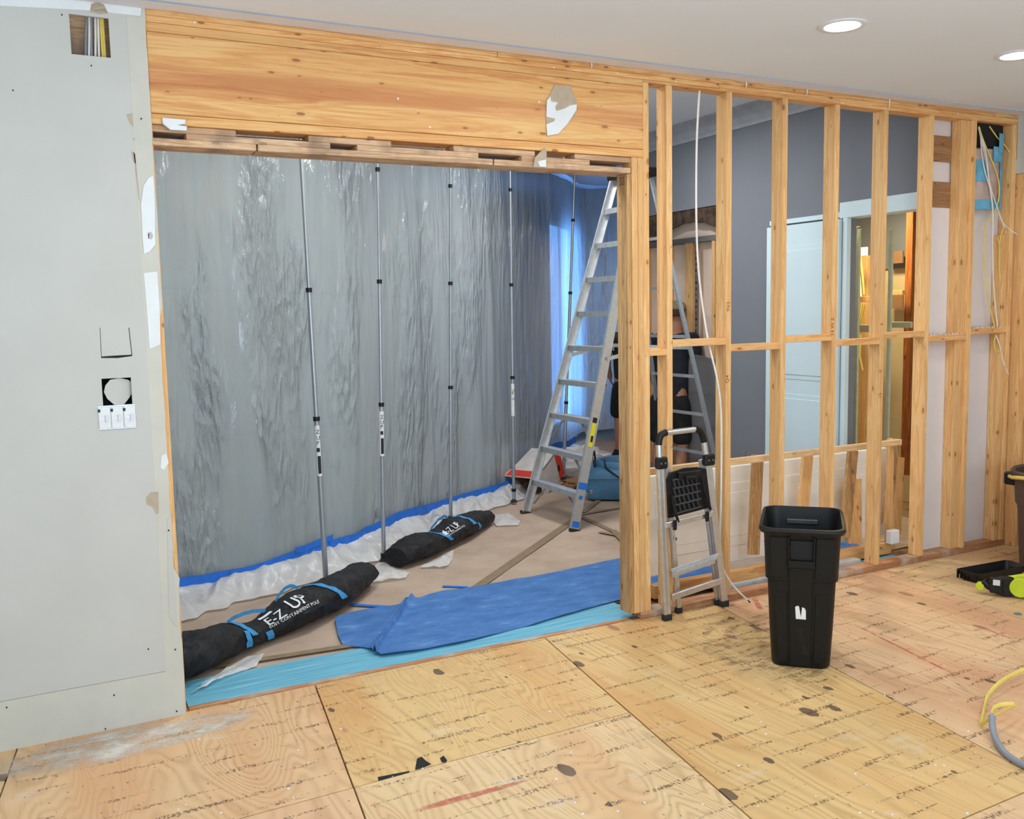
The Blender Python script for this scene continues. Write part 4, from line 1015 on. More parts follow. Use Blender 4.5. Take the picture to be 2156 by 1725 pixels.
# ================================================================== BOX AND RUBBISH
bx = thing('cardboard_box', (1.5, 3.45, 0), 'open white and red printed cardboard box by the film', 'box')
ang = math.radians(30); BU = Vector((math.cos(ang), math.sin(ang), .0)); BV = Vector((-math.sin(ang), math.cos(ang), 0)); BW = Vector((0, 0, 1)); tl = Matrix.Rotation(math.radians(-22), 3, BV)
BU = tl@BU; BW = tl@BW; b0 = Vector((1.52, 3.52, .175))
a_, c_, h_ = .21, .15, .13
obj('box_panel', MB().obox(b0-BV*c_, BU*a_, BV*.003, BW*h_), 'boxwhite', bx); obj('box_panel', MB().obox(b0+BV*c_, BU*a_, BV*.003, BW*h_), 'card', bx)
obj('box_panel', MB().obox(b0+BW*h_, BU*a_, BV*c_, BW*.003), 'boxwhite', bx); obj('box_panel', MB().obox(b0-BW*h_, BU*a_, BV*c_, BW*.003), 'card', bx)
tag(obj('box_end', MB().obox(b0+BU*a_, BU*.003, BV*c_, BW*h_), 'red', bx), 'red printed end')
obj('red_corner', MB().obox(b0-BV*(c_+.004)+BU*(a_-.05), BU*.05, BV*.001, BW*h_), 'red', bx); obj('ink_square', MB().obox(b0-BV*(c_+.006)+BU*(a_-.08)+BW*-.02, BU*.02, BV*.001, BW*.03), 'inkblack', bx)
obj('box_flap', MB().obox(b0-BU*(a_+.05)+BW*(h_+.01), BU*.06, BV*c_, BW*.003), 'boxwhite', bx); obj('red_stripe', MB().obox(b0-BU*(a_+.05)+BW*(h_+.015), BU*.05, BV*c_*.9, BW*.001), 'red', bx)
obj('box_flap', MB().obox(b0-BU*(a_+.04)-BW*(h_+.0), BU*.05, BV*c_, BW*.003), 'card', bx)
obj('label_text', text_mb('FRAGILE'[:0]+'A4', .05, lambda u, v: b0-BV*(c_+.0055)+BU*(-.12+u)+BW*(-.09+v)), 'inkblack', bx)
def crumple(name, c, r, mt, lab, cat, sq=.55, seed=0):
    m_ = MB(); n = 14
    def fn(u, v):
        a = u*2*math.pi; b = (v-.5)*math.pi; d = Vector((math.cos(a)*math.cos(b), math.sin(a)*math.cos(b), math.sin(b)))
        k = 1+.45*noise.noise(d*2.4+Vector((seed, 0, 0)))+.25*noise.noise(d*6+Vector((seed, 3, 0)))
        return Vector(c)+Vector((d.x*r[0]*k, d.y*r[1]*k, max(-c[2]+.012, d.z*r[2]*k)))
    m_.grid(fn, 30, 18); tag(obj(name, m_, mt), lab, cat)
crumple('crumpled_film', (2.3, 4.0, .12), (.32, .22, .16), 'skirt', 'heap of crumpled clear film behind the printed box', 'plastic sheet', seed=3)
crumple('crumpled_film', (1.95, 4.1, .08), (.22, .15, .10), 'skirt', 'smaller heap of crumpled film left of the blower', 'plastic sheet', seed=8)
crumple('brown_rag', (1.98, 3.45, .04), (.22, .12, .05), 'card', 'brown crumpled paper on the floor between box and blower', 'paper', seed=5)

# ================================================================== PEOPLE
def skin_mesh(name, V_, E_, R_, mt, parent, sub=2):
    me = bpy.data.meshes.new(name); off = Vector((0, 0, 0)); pp = parent
    while pp is not None: off += pp.location; pp = pp.parent
    me.from_pydata([Vector(v)-off for v in V_], E_, []); o = bpy.data.objects.new(name, me); COL.objects.link(o)
    md = o.modifiers.new('s', 'SKIN'); md.use_smooth_shade = True
    for i, d in enumerate(me.skin_vertices[0].data):
        r = R_[i]; d.radius = (r, r) if isinstance(r, (int, float)) else r; d.use_root = (i == 0)
    sb = o.modifiers.new('d', 'SUBSURF'); sb.levels = sub; sb.render_levels = sub
    dg = bpy.context.evaluated_depsgraph_get(); m2 = bpy.data.meshes.new_from_object(o.evaluated_get(dg)); m2.name = name
    bpy.data.objects.remove(o); m2.materials.clear(); m2.materials.append(M[mt])
    m2.polygons.foreach_set('use_smooth', [True]*len(m2.polygons))
    o = bpy.data.objects.new(name, m2); COL.objects.link(o); o.parent = parent
    return o
def person(loc, yaw, lab, shirt, short, hair=True, cap=None, lean=0., scale=1., arms=(0.3, 0.5)):
    t = thing('person', loc, lab, 'person'); o = Vector(loc)
    c, s = math.cos(yaw), math.sin(yaw)
    def W(x, y, z): return o + Vector((c*x-s*y, s*x+c*y, z))*scale      # x = figure's right, y = forward
    def Wl(x, y, z):                                                     # with forward lean above the hips
        h = max(0, z-.93); return W(x, y+h*math.sin(lean), .93*0+z-h*(1-math.cos(lean)))
    V_, E_, R_ = [], [], []
    def add(p, r, par=None):
        V_.append(p); R_.append(r*scale if isinstance(r, float) else tuple(q*scale for q in r)); i = len(V_)-1
        if par is not None: E_.append((par, i))
        return i
    pel = add(Wl(0, 0, .95), (.15, .105)); wa = add(Wl(0, .01, 1.10), (.135, .095), pel); ch = add(Wl(0, 0, 1.30), (.155, .105), wa); sh = add(Wl(0, 0, 1.42), (.10, .07), ch)
    nk = add(Wl(0, .01, 1.50), (.055, .055), sh); hd = add(Wl(0, .03, 1.60), (.072, .085), nk); tp_ = add(Wl(0, .02, 1.70), (.068, .082), hd)
    add(Wl(0, .115, 1.60), (.012, .014), hd)                             # nose
    hands = []
    for sd in (1, -1):
        a0 = add(Wl(sd*.17, 0, 1.42), .062, sh); fwd = arms[0 if sd > 0 else 1]
        el = Wl(sd*.23, fwd*.22, 1.16); wr_ = Wl(sd*.19, fwd*.55+.05, .98+fwd*.25)
        a1 = add(el, .044, a0); a2 = add(wr_, .029, a1); d = (wr_-el).normalized(); pm = wr_+d*.07*scale
        a3 = add(pm, (.038, .020), a2); hands.append((pm, d, sd)); sdv = (W(sd, 0, 0)-W(0, 0, 0)).normalized()
        up = d.cross(sdv).normalized()
        for k in range(4):
            f0 = pm + d*.025 + up*(k-1.5)*.019; ln = (.065, .078, .072, .055)[k]
            f1 = add(f0, .009, a3); f2 = add(f0+d*ln*.55, .0085, f1); add(f0+d*ln*.9-sdv*.02, .007, f2)
        th0 = add(wr_+d*.03+up*.035, .010, a2); add(wr_+d*.075+up*.055-sdv*.02, .0085, th0)
    for sd in (1, -1):
        h_ = add(Wl(sd*.09, 0, .88), .088, pel); kn = add(W(sd*.11, .03, .50), .056, h_); cf = add(W(sd*.115, -.01, .33), .054, kn); an = add(W(sd*.12, -.01, .10), .036, cf); ft_ = add(W(sd*.125, .03, .055), .040, an); add(W(sd*.13, .15, .045), (.042, .030), ft_)
    skin_mesh('body', V_, E_, R_, 'skin', t)
    k = .014
    skin_mesh('shirt', [Wl(0, 0, .80), Wl(0, .01, 1.10), Wl(0, 0, 1.30), Wl(0, 0, 1.43), Wl(.18, 0, 1.42), Wl(.215, arms[0]*.12, 1.24), Wl(-.18, 0, 1.42), Wl(-.215, arms[1]*.12, 1.24)],
              [(0, 1), (1, 2), (2, 3), (3, 4), (4, 5), (3, 6), (6, 7)], [((.17+k)*scale, (.125+k)*scale), ((.155+k)*scale, (.118+k)*scale), ((.172+k)*scale, (.122+k)*scale), ((.11+k)*scale, (.08+k)*scale), .083*scale, .074*scale, .083*scale, .074*scale], shirt, t)
    skin_mesh('shorts', [Wl(0, 0, .98), Wl(0, 0, .88), W(.10, .01, .74), W(.118, .03, .47), W(-.10, .01, .74), W(-.118, .03, .47)],
              [(0, 1), (1, 2), (2, 3), (1, 4), (4, 5)], [(.168*scale, .125*scale), (.17*scale, .128*scale), .115*scale, .098*scale, .115*scale, .098*scale], short, t)
    for sd in (1, -1):
        m_ = MB(); rs = []
        for z, hw, f0, f1 in ((.0, .048, -.07, .20), (.03, .052, -.075, .205), (.06, .048, -.07, .17), (.10, .045, -.06, .07), (.125, .044, -.055, .045)):
            rs.append([W(sd*.125+hw*math.cos(a), (f0+f1)/2+(f1-f0)/2*math.sin(a), z) for a in [2*math.pi*q/16 for q in range(16)]])
        m_.rings(rs); m_.sm = True; obj('shoe', m_, 'rubber', t)
    def ball(ctr, r, mt, nm, zmin=-1, ymax=2):
        m_ = MB()
        def fn(u, v):
            a = u*2*math.pi; b = (v-.5)*math.pi; d = Vector((math.cos(a)*math.cos(b)*r[0], math.sin(a)*math.cos(b)*r[1], max(zmin, math.sin(b))*r[2]))
            return Wl(ctr[0]+d.x, ctr[1]+min(d.y, ymax), ctr[2]+d.z)
        m_.grid(fn, 20, 12); return obj(nm, m_, mt, t)
    if hair: ball((0, -.002, 1.655), (.086, .100, .098), 'hair', 'hair', -.35, .07)
    for sd in (1, -1):
        ball((sd*.031, .103, 1.635), (.012, .008, .008), 'white', 'eye'); ball((sd*.031, .111, 1.635), (.005, .003, .005), 'inkblack', 'pupil')
        ball((sd*.083, .01, 1.61), (.012, .022, .032), 'skin', 'ear')
    ball((0, .103, 1.560), (.024, .007, .006), 'red', 'mouth')
    if cap:
        ball((0, .008, 1.690), (.097, .112, .072), 'cap', 'cap', -.1)
        m_ = MB(); m_.prism([Wl(-.075, .09, 1.685), Wl(-.06, .17, 1.672), Wl(0, .195, 1.668), Wl(.06, .17, 1.672), Wl(.075, .09, 1.685)], (0, 0, .008)); obj('cap_brim', m_, 'cap', t)
    return t
person((2.34, 2.58, 0), math.radians(-62), 'person in cap, navy T-shirt and dark shorts, bending beyond the step stool', 'navy', 'shorts', True, True, .16, 1.0, (.1, .1))
person((3.27, 4.56, 0), math.radians(-20), 'person in dark green T-shirt and black shorts, mostly hidden behind the post', 'greenshirt', 'shorts', True, None, .12, .97, (.12, .12))

# ================================================================== LEANING THINGS BEHIND THE STUDS
gp = tag(obj('leaning_grey_panel', MB().prism([(2.455, 2.10, .012), (2.455, 2.46, .012), (2.455, 2.46, 1.29), (2.455, 2.10, 1.24)], (.03, 0, 0)), 'graypanel'), 'plain dark grey board standing against the hall wall by the ladder', 'board')
dl = thing('leaning_door', (1.55, .42, 0), 'long off-white panelled door lying on its side behind the studs', 'door')
dA, dB = 0.50, 2.64
def dpt(x, h, off=0.): return Vector((x, .40+.10*h/.80-off, .085+h*.99))
def dbox(x0, x1, h0, h1, o0, o1, nm, mt='doorwhite', bev=.003):
    m_ = MB(); m_.add([dpt(x, h, o) for h in (h0, h1) for x, o in ((x0, o1), (x1, o1), (x1, o0), (x0, o0))], [(3, 2, 1, 0), (4, 5, 6, 7), (0, 1, 5, 4), (1, 2, 6, 5), (2, 3, 7, 6), (3, 0, 4, 7)]); return obj(nm, m_, mt, dl, bev)
dbox(dA, dB, 0, .60, -.035, 0, 'door_leaf')
for x0, x1 in ((.62, 1.46), (1.60, 2.52)):
    for q, (i0, o_) in enumerate(((0, .006), (.025, .001), (.06, .009))): dbox(x0+i0, x1-i0, .10+i0, .50-i0, -.001, o_, 'door_panel', 'doorwhite', .004)
fr_ = thing('lumber_rail', (1.5, .2, 0), 'pale horizontal board running behind the studs at waist height', 'lumber')
obj('board', MB().box(.36, 2.455, .20, .238, .745, .783), wood('fresh_pine', 'x', srgb(240, 212, 170), srgb(222, 188, 140), srgb(190, 150, 104), .4), fr_, .002)
for x in (.38, 2.40): obj('rail_leg', MB().box(x, x+.035, .245, .28, .012, .783), 'stud', fr_, .002)
tag(obj('floor_lumber', MB().box(.46, 2.44, .235, .33, .03, .068), 'plate', None, .002), 'upper flat board of the lumber stack on the floor behind the studs', 'lumber')
tag(obj('floor_lumber', MB().box(.42, 2.36, .19, .232, .022, .10), 'plate', None, .002), 'front edge-on board of the lumber stack on the floor behind the studs', 'lumber')
tag(obj('floor_lumber', MB().box(.40, 2.40, .24, .38, .012, .029), 'oldx', None, .002), 'bottom grey board of the lumber stack on the floor behind the studs', 'lumber')
LM = [((1607, 960), (1586, 1168), 20, 'second stud bay'), ((1713, 950), (1684, 1150), 20, 'bay seen left of and above the black bin'), ((1808, 950), (1778, 1132), 20, 'bay right of the black bin, leaning most'),
      ((1812, 1010), (1800, 1145), 26, 'bay right of the black bin, wide grained one'), ((1896, 925), (1866, 1105), 19, 'fifth bay beside the small white block'), ((1906, 965), (1885, 1125), 20, 'fifth bay, tucked behind the sixth stud')]
ZF = ['left of the bin', 'above the bin']
for i, (a, b_, wpx, where) in enumerate(LM):
    y = .272 + (.032 if i in (3, 5) else 0) + (.0 if i != 4 else .004)
    A_, B_ = atY(*a, y), atY(*b_, y); A_.y += .05; B_.z = max(B_.z, .075)
    A_ = B_ + (A_-B_)*1.0
    tag(obj('leaning_board', MB().bar(B_, A_, wpx*.0041, .026, (1, 0, 0)), 'stud' if i % 2 else 'oldz', None, .002), 'slanted wooden board leaning in the '+where, 'lumber', 'slanted boards leaning behind the studs')
wbk = atY(1868, 1112, .20); tag(obj('white_block', MB().box(wbk.x-.03, wbk.x+.05, .14, .185, .10, .19), 'white', None, .004), 'small white plastic block on the stacked lumber in the fifth bay', 'block')
# blue and printed sheets on the hall floor seen between the studs
fp = thing('floor_wrap', (1.4, .15, 0), 'pale blue and white printed wrap lying behind the sole plate', 'floor covering')
obj('wrap_sheet', MB().box(.84, 2.36, .095, .186, .001, .016), 'teal', fp); obj('white_sheet', MB().box(.84, 1.55, .15, .187, .0165, .035), 'boxwhite', fp); obj('white_sheet', MB().box(1.60, 2.0, .12, .186, .0165, .05), 'boxwhite', fp)
tag(obj('blue_sheet', MB().box(1.9, 2.40, .24, .60, .002, .012), 'cloth', fp), 'dark blue sheet')
for k in range(2): obj('label_text', text_mb(('THIS SIDE', 'UP')[k][:0] or '-- ==', .02, lambda u, v: Vector((1.1+u, .1495, .018+v*.6+.0*k))), 'inkblack', fp)
fp.children[-1]

# ================================================================== STEP STOOL (folded)
st = thing('step_stool', (.55, -.06, 0), 'folded silver and black aluminium step stool leaning on the studs', 'step stool')
def sy(p, y): return atY(p[0], p[1], y)
Lb, Lt = atZ(1404, 1306), atY(1389, 975, -.045); Rb_, Rt_ = Vector((atY(1523, 1262, -.05).x, -.055, 0)), atY(1489, 968, -.045)
def rail(a, b, w_, dp, nm='rail'):
    d = (b-a).normalized()
    m_ = MB().bar(a, b, w_, dp, (1, 0, 0))
    for o_ in (-.28, .28): m_.bar(a+Vector((w_*o_, -dp*.52, 0)), b+Vector((w_*o_, -dp*.52, 0)), w_*.16, dp*.12, (1, 0, 0))
    return obj(nm, m_, 'alu', st, .0015)
rail(Lb+Vector((0, 0, .03)), Lt, .042, .022, 'front_rail'); rail(Rb_+Vector((0, 0, .03)), Rt_, .042, .022, 'front_rail')
L2b, L2t = atY(1429, 1288, -.018), atY(1404, 975, -.022); R2b, R2t = atY(1511, 1268, -.018), atY(1476, 968, -.022)
L2b.z = R2b.z = 0
rail(L2b+Vector((0, 0, .03)), L2t, .026, .018, 'rear_rail'); rail(R2b+Vector((0, 0, .03)), R2t, .026, .018, 'rear_rail')
for p in (Lb, Rb_): obj('rubber_foot', MB().obox(p+Vector((0, 0, .017)), (.026, 0, 0), (0, .018, 0), (0, 0, .017)), 'rubber', st, .004)
for p in (L2b, R2b): obj('rubber_foot', MB().obox(p+Vector((0, 0, .016)), (.019, 0, 0), (0, .014, 0), (0, 0, .016)), 'rubber', st, .004)
# handle
hl, hr = atY(1387, 932, -.04), atY(1481, 925, -.04); tl_, tr_ = atY(1399, 912, -.04), atY(1466, 904, -.04)
obj('handle_tube', MB().tube([Lt+Vector((0, 0, -.02)), hl], .017, 14), 'alu', st); obj('handle_tube', MB().tube([Rt_+Vector((0, 0, -.02)), hr], .017, 14), 'alu', st); obj('handle_bar', MB().tube([tl_, tr_], .0155, 14), 'alu', st)
for a, b_, c in ((hl, atY(1388, 915, -.04), tl_), (hr, atY(1477, 906, -.04), tr_)):
    obj('handle_corner', MB().tube([a+(a-b_)*.3] + [a.lerp(b_, q/5).lerp(b_.lerp(c, q/5), q/5) for q in range(6)] + [c+(c-b_)*.3], .019, 14), 'black', st)
for p in (Lt, Rt_):
    obj('bracket', MB().obox(p+Vector((.006, -.006, 0)), (.034, 0, 0), (0, .02, 0), (0, 0, .032)), 'black', st, .008)
    for dx_ in (-.010, .018): obj('rivet', MB().obox(p+Vector((dx_, -.027, 0)), (.004, 0, 0), (0, .002, 0), (0, 0, .004)), 'steel', st)
# black ribbed platform folded up
q = lambda x, y, yy=-.055: atY(x, y, yy)
pl = obj('platform', MB().prism([q(1408, 1092), q(1404, 1010), q(1412, 996), q(1440, 986), q(1470, 984), q(1495, 990), q(1500, 1068)], (0, .012, 0)), 'black', st, .002)
def fq(u, v): # u across, v down
    a = q(1411, 1000, -.056).lerp(q(1487, 988, -.056), u); b_ = q(1413, 1090, -.056).lerp(q(1497, 1066, -.056), u); return a.lerp(b_, v)
gm = plain('grey_black_ribs', (.06, .062, .065), .5)
for k in range(5): obj('rib', MB().bar(fq(.04, .12+.2*k), fq(.74, .12+.2*k), .006, .03, (0, 0, 1)), gm, pl)
for r_ in range(4):
    for k in range(6): obj('rib', MB().bar(fq(.06+.115*k, .13+.2*r_), fq(.10+.115*k, .30+.2*r_), .004, .026, (1, 0, 0)), gm, pl)
obj('latch', MB().obox(fq(.48, .05)+Vector((0, -.012, 0)), (.075, 0, 0), (0, .014, 0), (0, 0, .018)), 'black', pl, .004)
obj('latch_bar', MB().tube([fq(.30, .10)+Vector((0, -.03, 0)), fq(.62, .12)+Vector((0, -.03, 0))], .011, 10), 'black', pl)
obj('hinge_arm', MB().tube([fq(.78, .1)+Vector((0, -.02, 0)), fq(.82, .55)+Vector((0, -.02, 0)), fq(.92, 1.05)+Vector((0, -.02, 0))], .008, 8), 'black', pl)
obj('hinge_arm', MB().tube([fq(-.02, .45)+Vector((0, -.02, 0)), fq(.02, .8)+Vector((0, -.02, 0)), fq(.12, 1.12)+Vector((0, -.02, 0))], .008, 8), 'black', pl)
obj('cross_bar', MB().bar(q(1402, 1107, -.075), q(1500, 1082, -.07), .03, .014, (0, 0, 1)), 'alu', st, .002)
for x, y in ((1421, 1106), (1489, 1088)): obj('clip', MB().obox(q(x, y, -.088), (.012, 0, 0), (0, .006, 0), (0, 0, .028)), 'black', st, .004)
tr = MB(); tr.prism([q(1412, 1216, -.10), q(1510, 1168, -.10), q(1518, 1166, -.05), q(1506, 1180, -.03), q(1420, 1212, -.03)], (0, .002, .004)); obj('step', MB().prism([q(1413, 1200, -.07), q(1513, 1166, -.07), q(1508, 1180, -.085), q(1418, 1213, -.085)], (0, .003, .004)), 'alu2', st, .001)
obj('step_lip', MB().bar(q(1414, 1214, -.085), q(1504, 1183, -.085), .016, .01, (0, 0, 1)), 'alu', st)
for k in range(6): obj('tread_ridge', MB().bar(q(1424+15*k, 1205-5*k, -.089), q(1434+15*k, 1198-5*k, -.086), .006, .002, (0, 0, 1)), 'boxwhite', st)
obj('lower_bar', MB().bar(q(1414, 1258, -.07), q(1522, 1222, -.06), .034, .016, (0, 0, 1)), 'alu', st, .002)
for k, (z) in enumerate((1135, 1210)): obj('slot', MB().obox(q(1424-(.0), z, -.04), (.003, 0, 0), (0, .001, 0), (0, 0, .008)), 'inkblack', st)
obj('rail_print', text_mb('WERNER'[:0]+'| .. |', .03, lambda u, v: Lt.lerp(Lb, .28)+Vector((-.008+v*.5, -.0135, -u))), 'red', st)

# ================================================================== BLACK BIN
bn0 = thing('rubbish_bin', (.55, -.81, 0), 'large square black plastic rubbish bin on the plywood', 'bin')
ang = math.radians(-45)
BX = Vector((math.cos(ang), math.sin(ang), 0)); BY = Vector((-math.sin(ang), math.cos(ang), 0))
bcn = Vector((.535, -.832, 0))
def R(hx, hy, r, z, dy=0.): return rrect(bcn+BY*dy, hx, hy, r, z, 8, BX, BY)
ZK = .68/.703
def RR(hx, hy, r, z): return R(hx+.006, hy, r, z*ZK)
body = MB(); body.rings([RR(.118, .160, .045, 0), RR(.126, .168, .05, .012), RR(.136, .190, .05, .20), RR(.146, .212, .055, .44), RR(.155, .221, .055, .445), RR(.163, .240, .06, .655), RR(.166, .246, .06, .672),
                         RR(.180, .262, .07, .676), RR(.186, .268, .07, .690), RR(.180, .262, .07, .703), RR(.169, .250, .065, .704), RR(.160, .238, .06, .66), RR(.140, .205, .05, .42), RR(.118, .160, .045, .03)], True, True)
obj('bin_body', body, 'bin', bn0, 0, True)
def fpt(u, z, off=0.): # on the front face, u in -1..1
    zz = z; z = z*ZK
    pf = ((0, .118, .160), (.012, .126, .168), (.20, .136, .190), (.44, .146, .212), (.445, .155, .221), (.655, .163, .240), (.70, .170, .250))
    for (z0, a0, b0_), (z1, a1, b1_) in zip(pf, pf[1:]):
        if zz <= z1: break
    f_ = (zz-z0)/(z1-z0); hx = a0+(a1-a0)*f_; hy = b0_+(b1_-b0_)*f_
    return bcn + BX*(u*hx) - BY*(hy+off) + Vector((0, 0, z))
def fpanel(u0, u1, z0, z1, off, nm, t_=.006, mt='bin', bev=.002): 
    m_ = MB(); P4 = [fpt(u0, z0, off), fpt(u1, z0, off), fpt(u1, z1, off), fpt(u0, z1, off)]; m_.prism(P4, BY*t_); return obj(nm, m_, mt, bn0, bev)
fpanel(-.36, .34, .014, .62, .008, 'front_panel', .012)
fpanel(-.85, -.38, .46, .66, .004, 'shoulder_panel'); fpanel(.38, .85, .46, .66, .004, 'shoulder_panel')
fpanel(-.80, -.44, .03, .38, .004, 'side_rib'); fpanel(.44, .80, .03, .38, .004, 'side_rib')
fpanel(-.30, .30, .555, .645, .0095, 'handle_recess', .003, 'dark', 0)
fpanel(-.38, -.33, .53, .665, .022, 'handle_frame', .02); fpanel(.31, .36, .53, .665, .022, 'handle_frame', .02)
fpanel(-.38, .36, .515, .55, .030, 'handle_grip', .028, 'bin', .004)
for u0, u1 in ((-.385, -.37), (.352, .367)): fpanel(u0, u1, .02, .50, .0045, 'groove', .002, 'dark', 0)
# white sticker remnant
sp_ = lambda u, z: fpt(u*1.6, z, .0095)
obj('sticker_remnant', MB().prism([sp_(-.10, .255), sp_(-.115, .315), sp_(-.08, .322), sp_(-.04, .32), sp_(.00, .265), sp_(.02, .316), sp_(.07, .312), sp_(.095, .30), sp_(.10, .255)], BY*-.0006), 'print', bn0)
def inner_handle(): 
    c = bcn+BY*.236+Vector((0, 0, .61)); return obj('inner_handle', MB().obox(c-BY*.012, BX*.075, BY*.008, (0, 0, .012)), gm, bn0, .004)
inner_handle()
# scuffed stain with the bin's shade painted in, beside the bin
mb = flat(zp((1480, 1290), (1600, 1262), (1700, 1330), (1760, 1480), (1590, 1460), (1480, 1370)), .0006)
tag(obj('floor_scuffs_and_shade', mb, mat_smudge('scuffs_and_shade', srgb(92, 80, 70), 9, .48, .70, .55, (1, 2.2, 1), -.3)), 'dark scuff marks and painted bin shade on the plywood left of the black bin', 'stain', None, 'stuff')

# ================================================================== BROWN BIN (right edge)
bb = thing('brown_bin', (2.95, -.62, 0), 'round brown plastic bin with a yellow strap at the right edge', 'bin')
bcx, bcy = 2.945, -.60
obj('bin_body', MB().lathe((bcx, bcy, 0), [(.215, 0), (.225, .01), (.25, .42), (.262, .425), (.275, .60), (.29, .605), (.295, .63), (.285, .64), (.268, .63), (.25, .40), (.21, .02), (.001, .02)], 40, True), 'brownbin', bb)
dv = (Vector((CAM.x, CAM.y, 0))-Vector((bcx, bcy, 0))).normalized(); sv = Vector((-dv.y, dv.x, 0))
lf = -sv
hc_ = Vector((bcx, bcy, .57)) - sv*.285 if (Vector((bcx, bcy, 0))-sv*.285-CAM).dot(RT) < (Vector((bcx, bcy, 0))+sv*.285-CAM).dot(RT) else Vector((bcx, bcy, .57)) + sv*.285
obj('side_handle', MB().obox(hc_, (.03, 0, 0), (0, .04, 0), (0, 0, .04)), 'black', bb, .01)
gl = hc_+dv*.10+Vector((.04, 0, .04))
obj('liner_edge', MB().tube([Vector((bcx, bcy, .60+.012*math.sin(k))) + dv*.298*math.cos(.25*k-1.3) + (hc_-Vector((bcx, bcy, .57))).normalized()*.298*math.cos(.25*k-1.3+math.pi/2-3.14159) for k in range(12)], .012, 8), 'yellow', bb)

# ================================================================== TOOL AND TRAY (right)
tr0 = thing('black_tray', atZ(2100, 1230), 'shallow black ribbed plastic tray on the plywood beside the lime tool', 'tray')
ta, tb = atZ(2066, 1226), atZ(2140, 1212); td = (tb-ta).normalized(); tn = Vector((-td.y, td.x, 0)); tc_ = (ta+tb)/2+tn*.05
def trr(h, w_, z): return rrect(tc_, h, w_, .02, z, 4, td, tn)
obj('tray_body', MB().rings([trr(.20, .055, 0), trr(.215, .07, .035), trr(.225, .08, .06), trr(.218, .074, .062), trr(.20, .06, .035), trr(.19, .05, .01)]), 'black', tr0)
for k in range(7): obj('ridge', MB().obox(tc_-td*(.222-.004*k)-tn*(.02*(k-3))+Vector((0, 0, .035)), td*.006, tn*.004, (0, 0, .024)), 'black', tr0)
tl0 = thing('lime_power_tool', atZ(2125, 1258), 'lime green and black cordless power tool lying on the plywood', 'tool')
c0 = atZ(2118, 1256); u_ = td; n2 = tn
def disc(c, ax_, r, t_, mt, nm, par=tl0, sx=1.):
    ax_ = Vector(ax_).normalized(); a = ax_.cross(Vector((0, 0, 1))).normalized(); b_ = Vector((0, 0, 1))
    m_ = MB(); n = 24; m_.rings([[c+a*r*sx*math.cos(2*math.pi*k/n)+b_*r*math.sin(2*math.pi*k/n)+ax_*o_ for k in range(n)] for o_ in (-t_/2, t_/2)]); return obj(nm, m_, mt, par, .004)
dv2 = (Vector((CAM.x, CAM.y, 0))-Vector((c0.x, c0.y, 0))).normalized(); sd2 = Vector((-dv2.y, dv2.x, 0)); sd2 = sd2 if sd2.dot(RT) > 0 else -sd2
disc(c0+Vector((0, 0, .06))+sd2*.0, dv2, .055, .05, 'black', 'housing', sx=1.5); obj('housing_front', MB().obox(c0-sd2*.05+Vector((0, 0, .065))+dv2*.02, sd2*.035, dv2*.018, (0, 0, .045)), 'black', tl0, .006)
obj('white_label', MB().obox(c0-sd2*.05+Vector((0, 0, .085))+dv2*.040, sd2*.018, dv2*.001, (0, 0, .016)), 'print', tl0)
disc(c0+sd2*.07+Vector((0, 0, .065)), dv2, .055, .07, 'lime', 'motor_cover'); disc(c0-sd2*.135+Vector((0, 0, .045)), dv2, .022, .05, 'lime', 'end_knob')
obj('black_shroud', MB().tube([c0-sd2*.12+Vector((0, 0, .075)), c0-sd2*.09+Vector((0, 0, .05)), c0-sd2*.04+Vector((0, 0, .025))], .022, 10), 'black', tl0)
obj('grip', MB().tube([c0+sd2*.0-dv2*.04+Vector((0, 0, .09)), c0+sd2*.08-dv2*.06+Vector((0, 0, .11)), c0+sd2*.14-dv2*.07+Vector((0, 0, .13)), c0+sd2*.2-dv2*.05+Vector((0, 0, .09)), c0+sd2*.28-dv2*.04+Vector((0, 0, .06))], [.018, .017, .02, .022, .026], 12), 'lime', tl0)
obj('battery', MB().obox(c0+sd2*.25+Vector((0, 0, .05)), sd2*.05, dv2*.04, (0, 0, .045)), 'black', tl0, .006)
# teal chip
g0 = atZ(2142, 1296); tag(obj('teal_chip', MB().prism([g0+Vector(v) for v in ((0, 0, 0), (.03, -.008, 0), (.036, .02, 0), (.008, .028, 0))], (0, 0, .006)), plain('teal_chip_paint', srgb(90, 140, 146), .7), None, .001), 'tiny teal chip on the plywood near the right edge', 'debris')

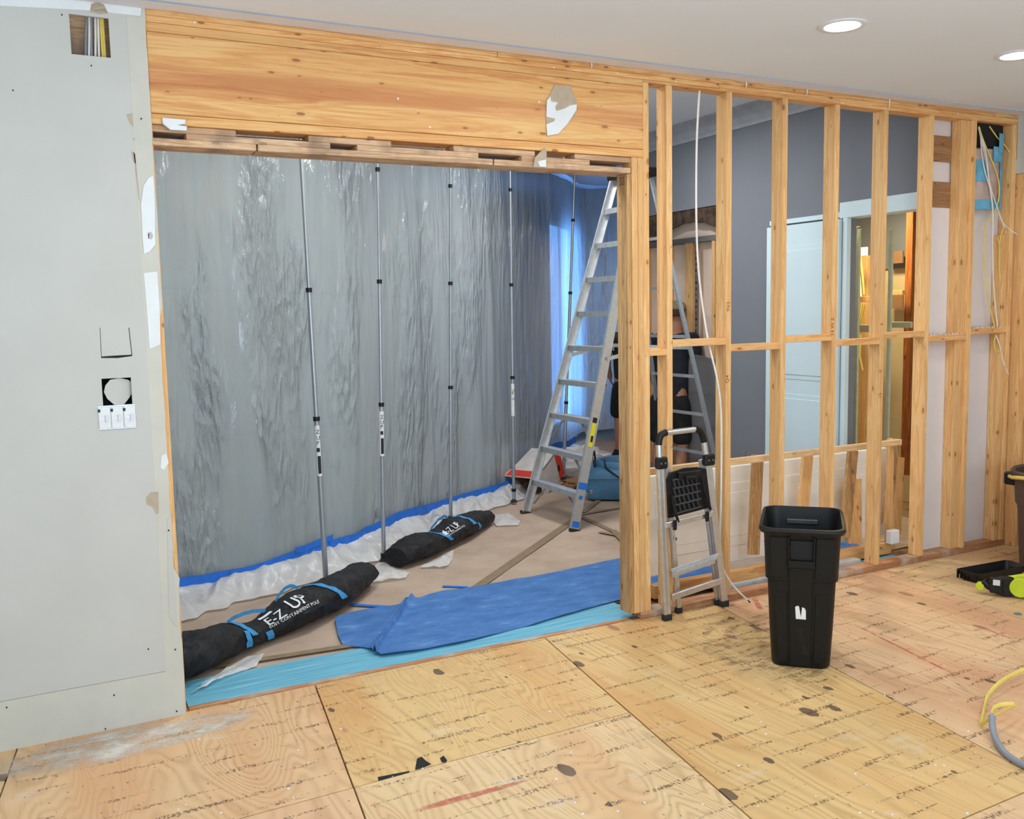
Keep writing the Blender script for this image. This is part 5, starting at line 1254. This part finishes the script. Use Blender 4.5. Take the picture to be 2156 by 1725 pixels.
# ================================================================== CONDUIT AND YELLOW WIRE
def smooth(P, n=8):
    out = []
    for i in range(len(P)-1):
        a, b_, c, d = P[max(i-1, 0)], P[i], P[i+1], P[min(i+2, len(P)-1)]
        for k in range(n):
            t = k/n; out.append(.5*((2*b_)+(c-a)*t+(2*a-5*b_+4*c-d)*t*t+(3*b_-a-3*c+d)*t**3))
    return out+[P[-1]]
cn = thing('grey_conduit', atZ(2100, 1570), 'bent grey cable sleeve on the plywood at the lower right', 'conduit')
CP = [atZ(2089, 1508, .06), atZ(2090, 1535, .035), atZ(2098, 1560, .02), atZ(2115, 1585, .014), atZ(2140, 1603, .014), atZ(2175, 1620, .014), atZ(2230, 1640, .014)]
obj('sleeve', MB().tube(smooth(CP), .0125, 14), 'conduit', cn); obj('cut_end', MB().tube([CP[0]+Vector((0, 0, .001)), CP[0]+Vector((0, 0, .004))], .0105, 14), 'rubber', cn)
yw = thing('yellow_wire', atZ(2065, 1527), 'flat yellow cable looping up from the grey sleeve at the lower right', 'cable')
YP = [atZ(2230, 1380, .04), atZ(2156, 1410, .05), atZ(2110, 1434, .05), atZ(2082, 1462, .03), atZ(2073, 1490, .012), atZ(2066, 1522, .008), atZ(2064, 1526, .008), atZ(2090, 1510, .06), atZ(2118, 1496, .06), atZ(2137, 1487, .05), atZ(2132, 1483, .06), atZ(2110, 1484, .06), atZ(2093, 1492, .055), atZ(2089, 1504, .06)]
sp = smooth(YP, 6); m_ = MB(); rs = []
for i, p in enumerate(sp):
    t = (sp[min(i+1, len(sp)-1)]-sp[max(i-1, 0)]).normalized(); a = t.cross(Vector((0, 0, 1)));
    a = a.normalized() if a.length > 1e-4 else Vector((1, 0, 0)); b_ = t.cross(a)
    a2 = (a*.5+Vector((0, 0, .85))).normalized(); b2 = t.cross(a2).normalized(); a2 = b2.cross(t)
    rs.append([p + a2*.0085*math.cos(q_) + b2*.0028*math.sin(q_) for q_ in [2*math.pi*k/10 for k in range(10)]])
m_.rings(rs); m_.sm = True; obj('cable', m_, 'yellow', yw)
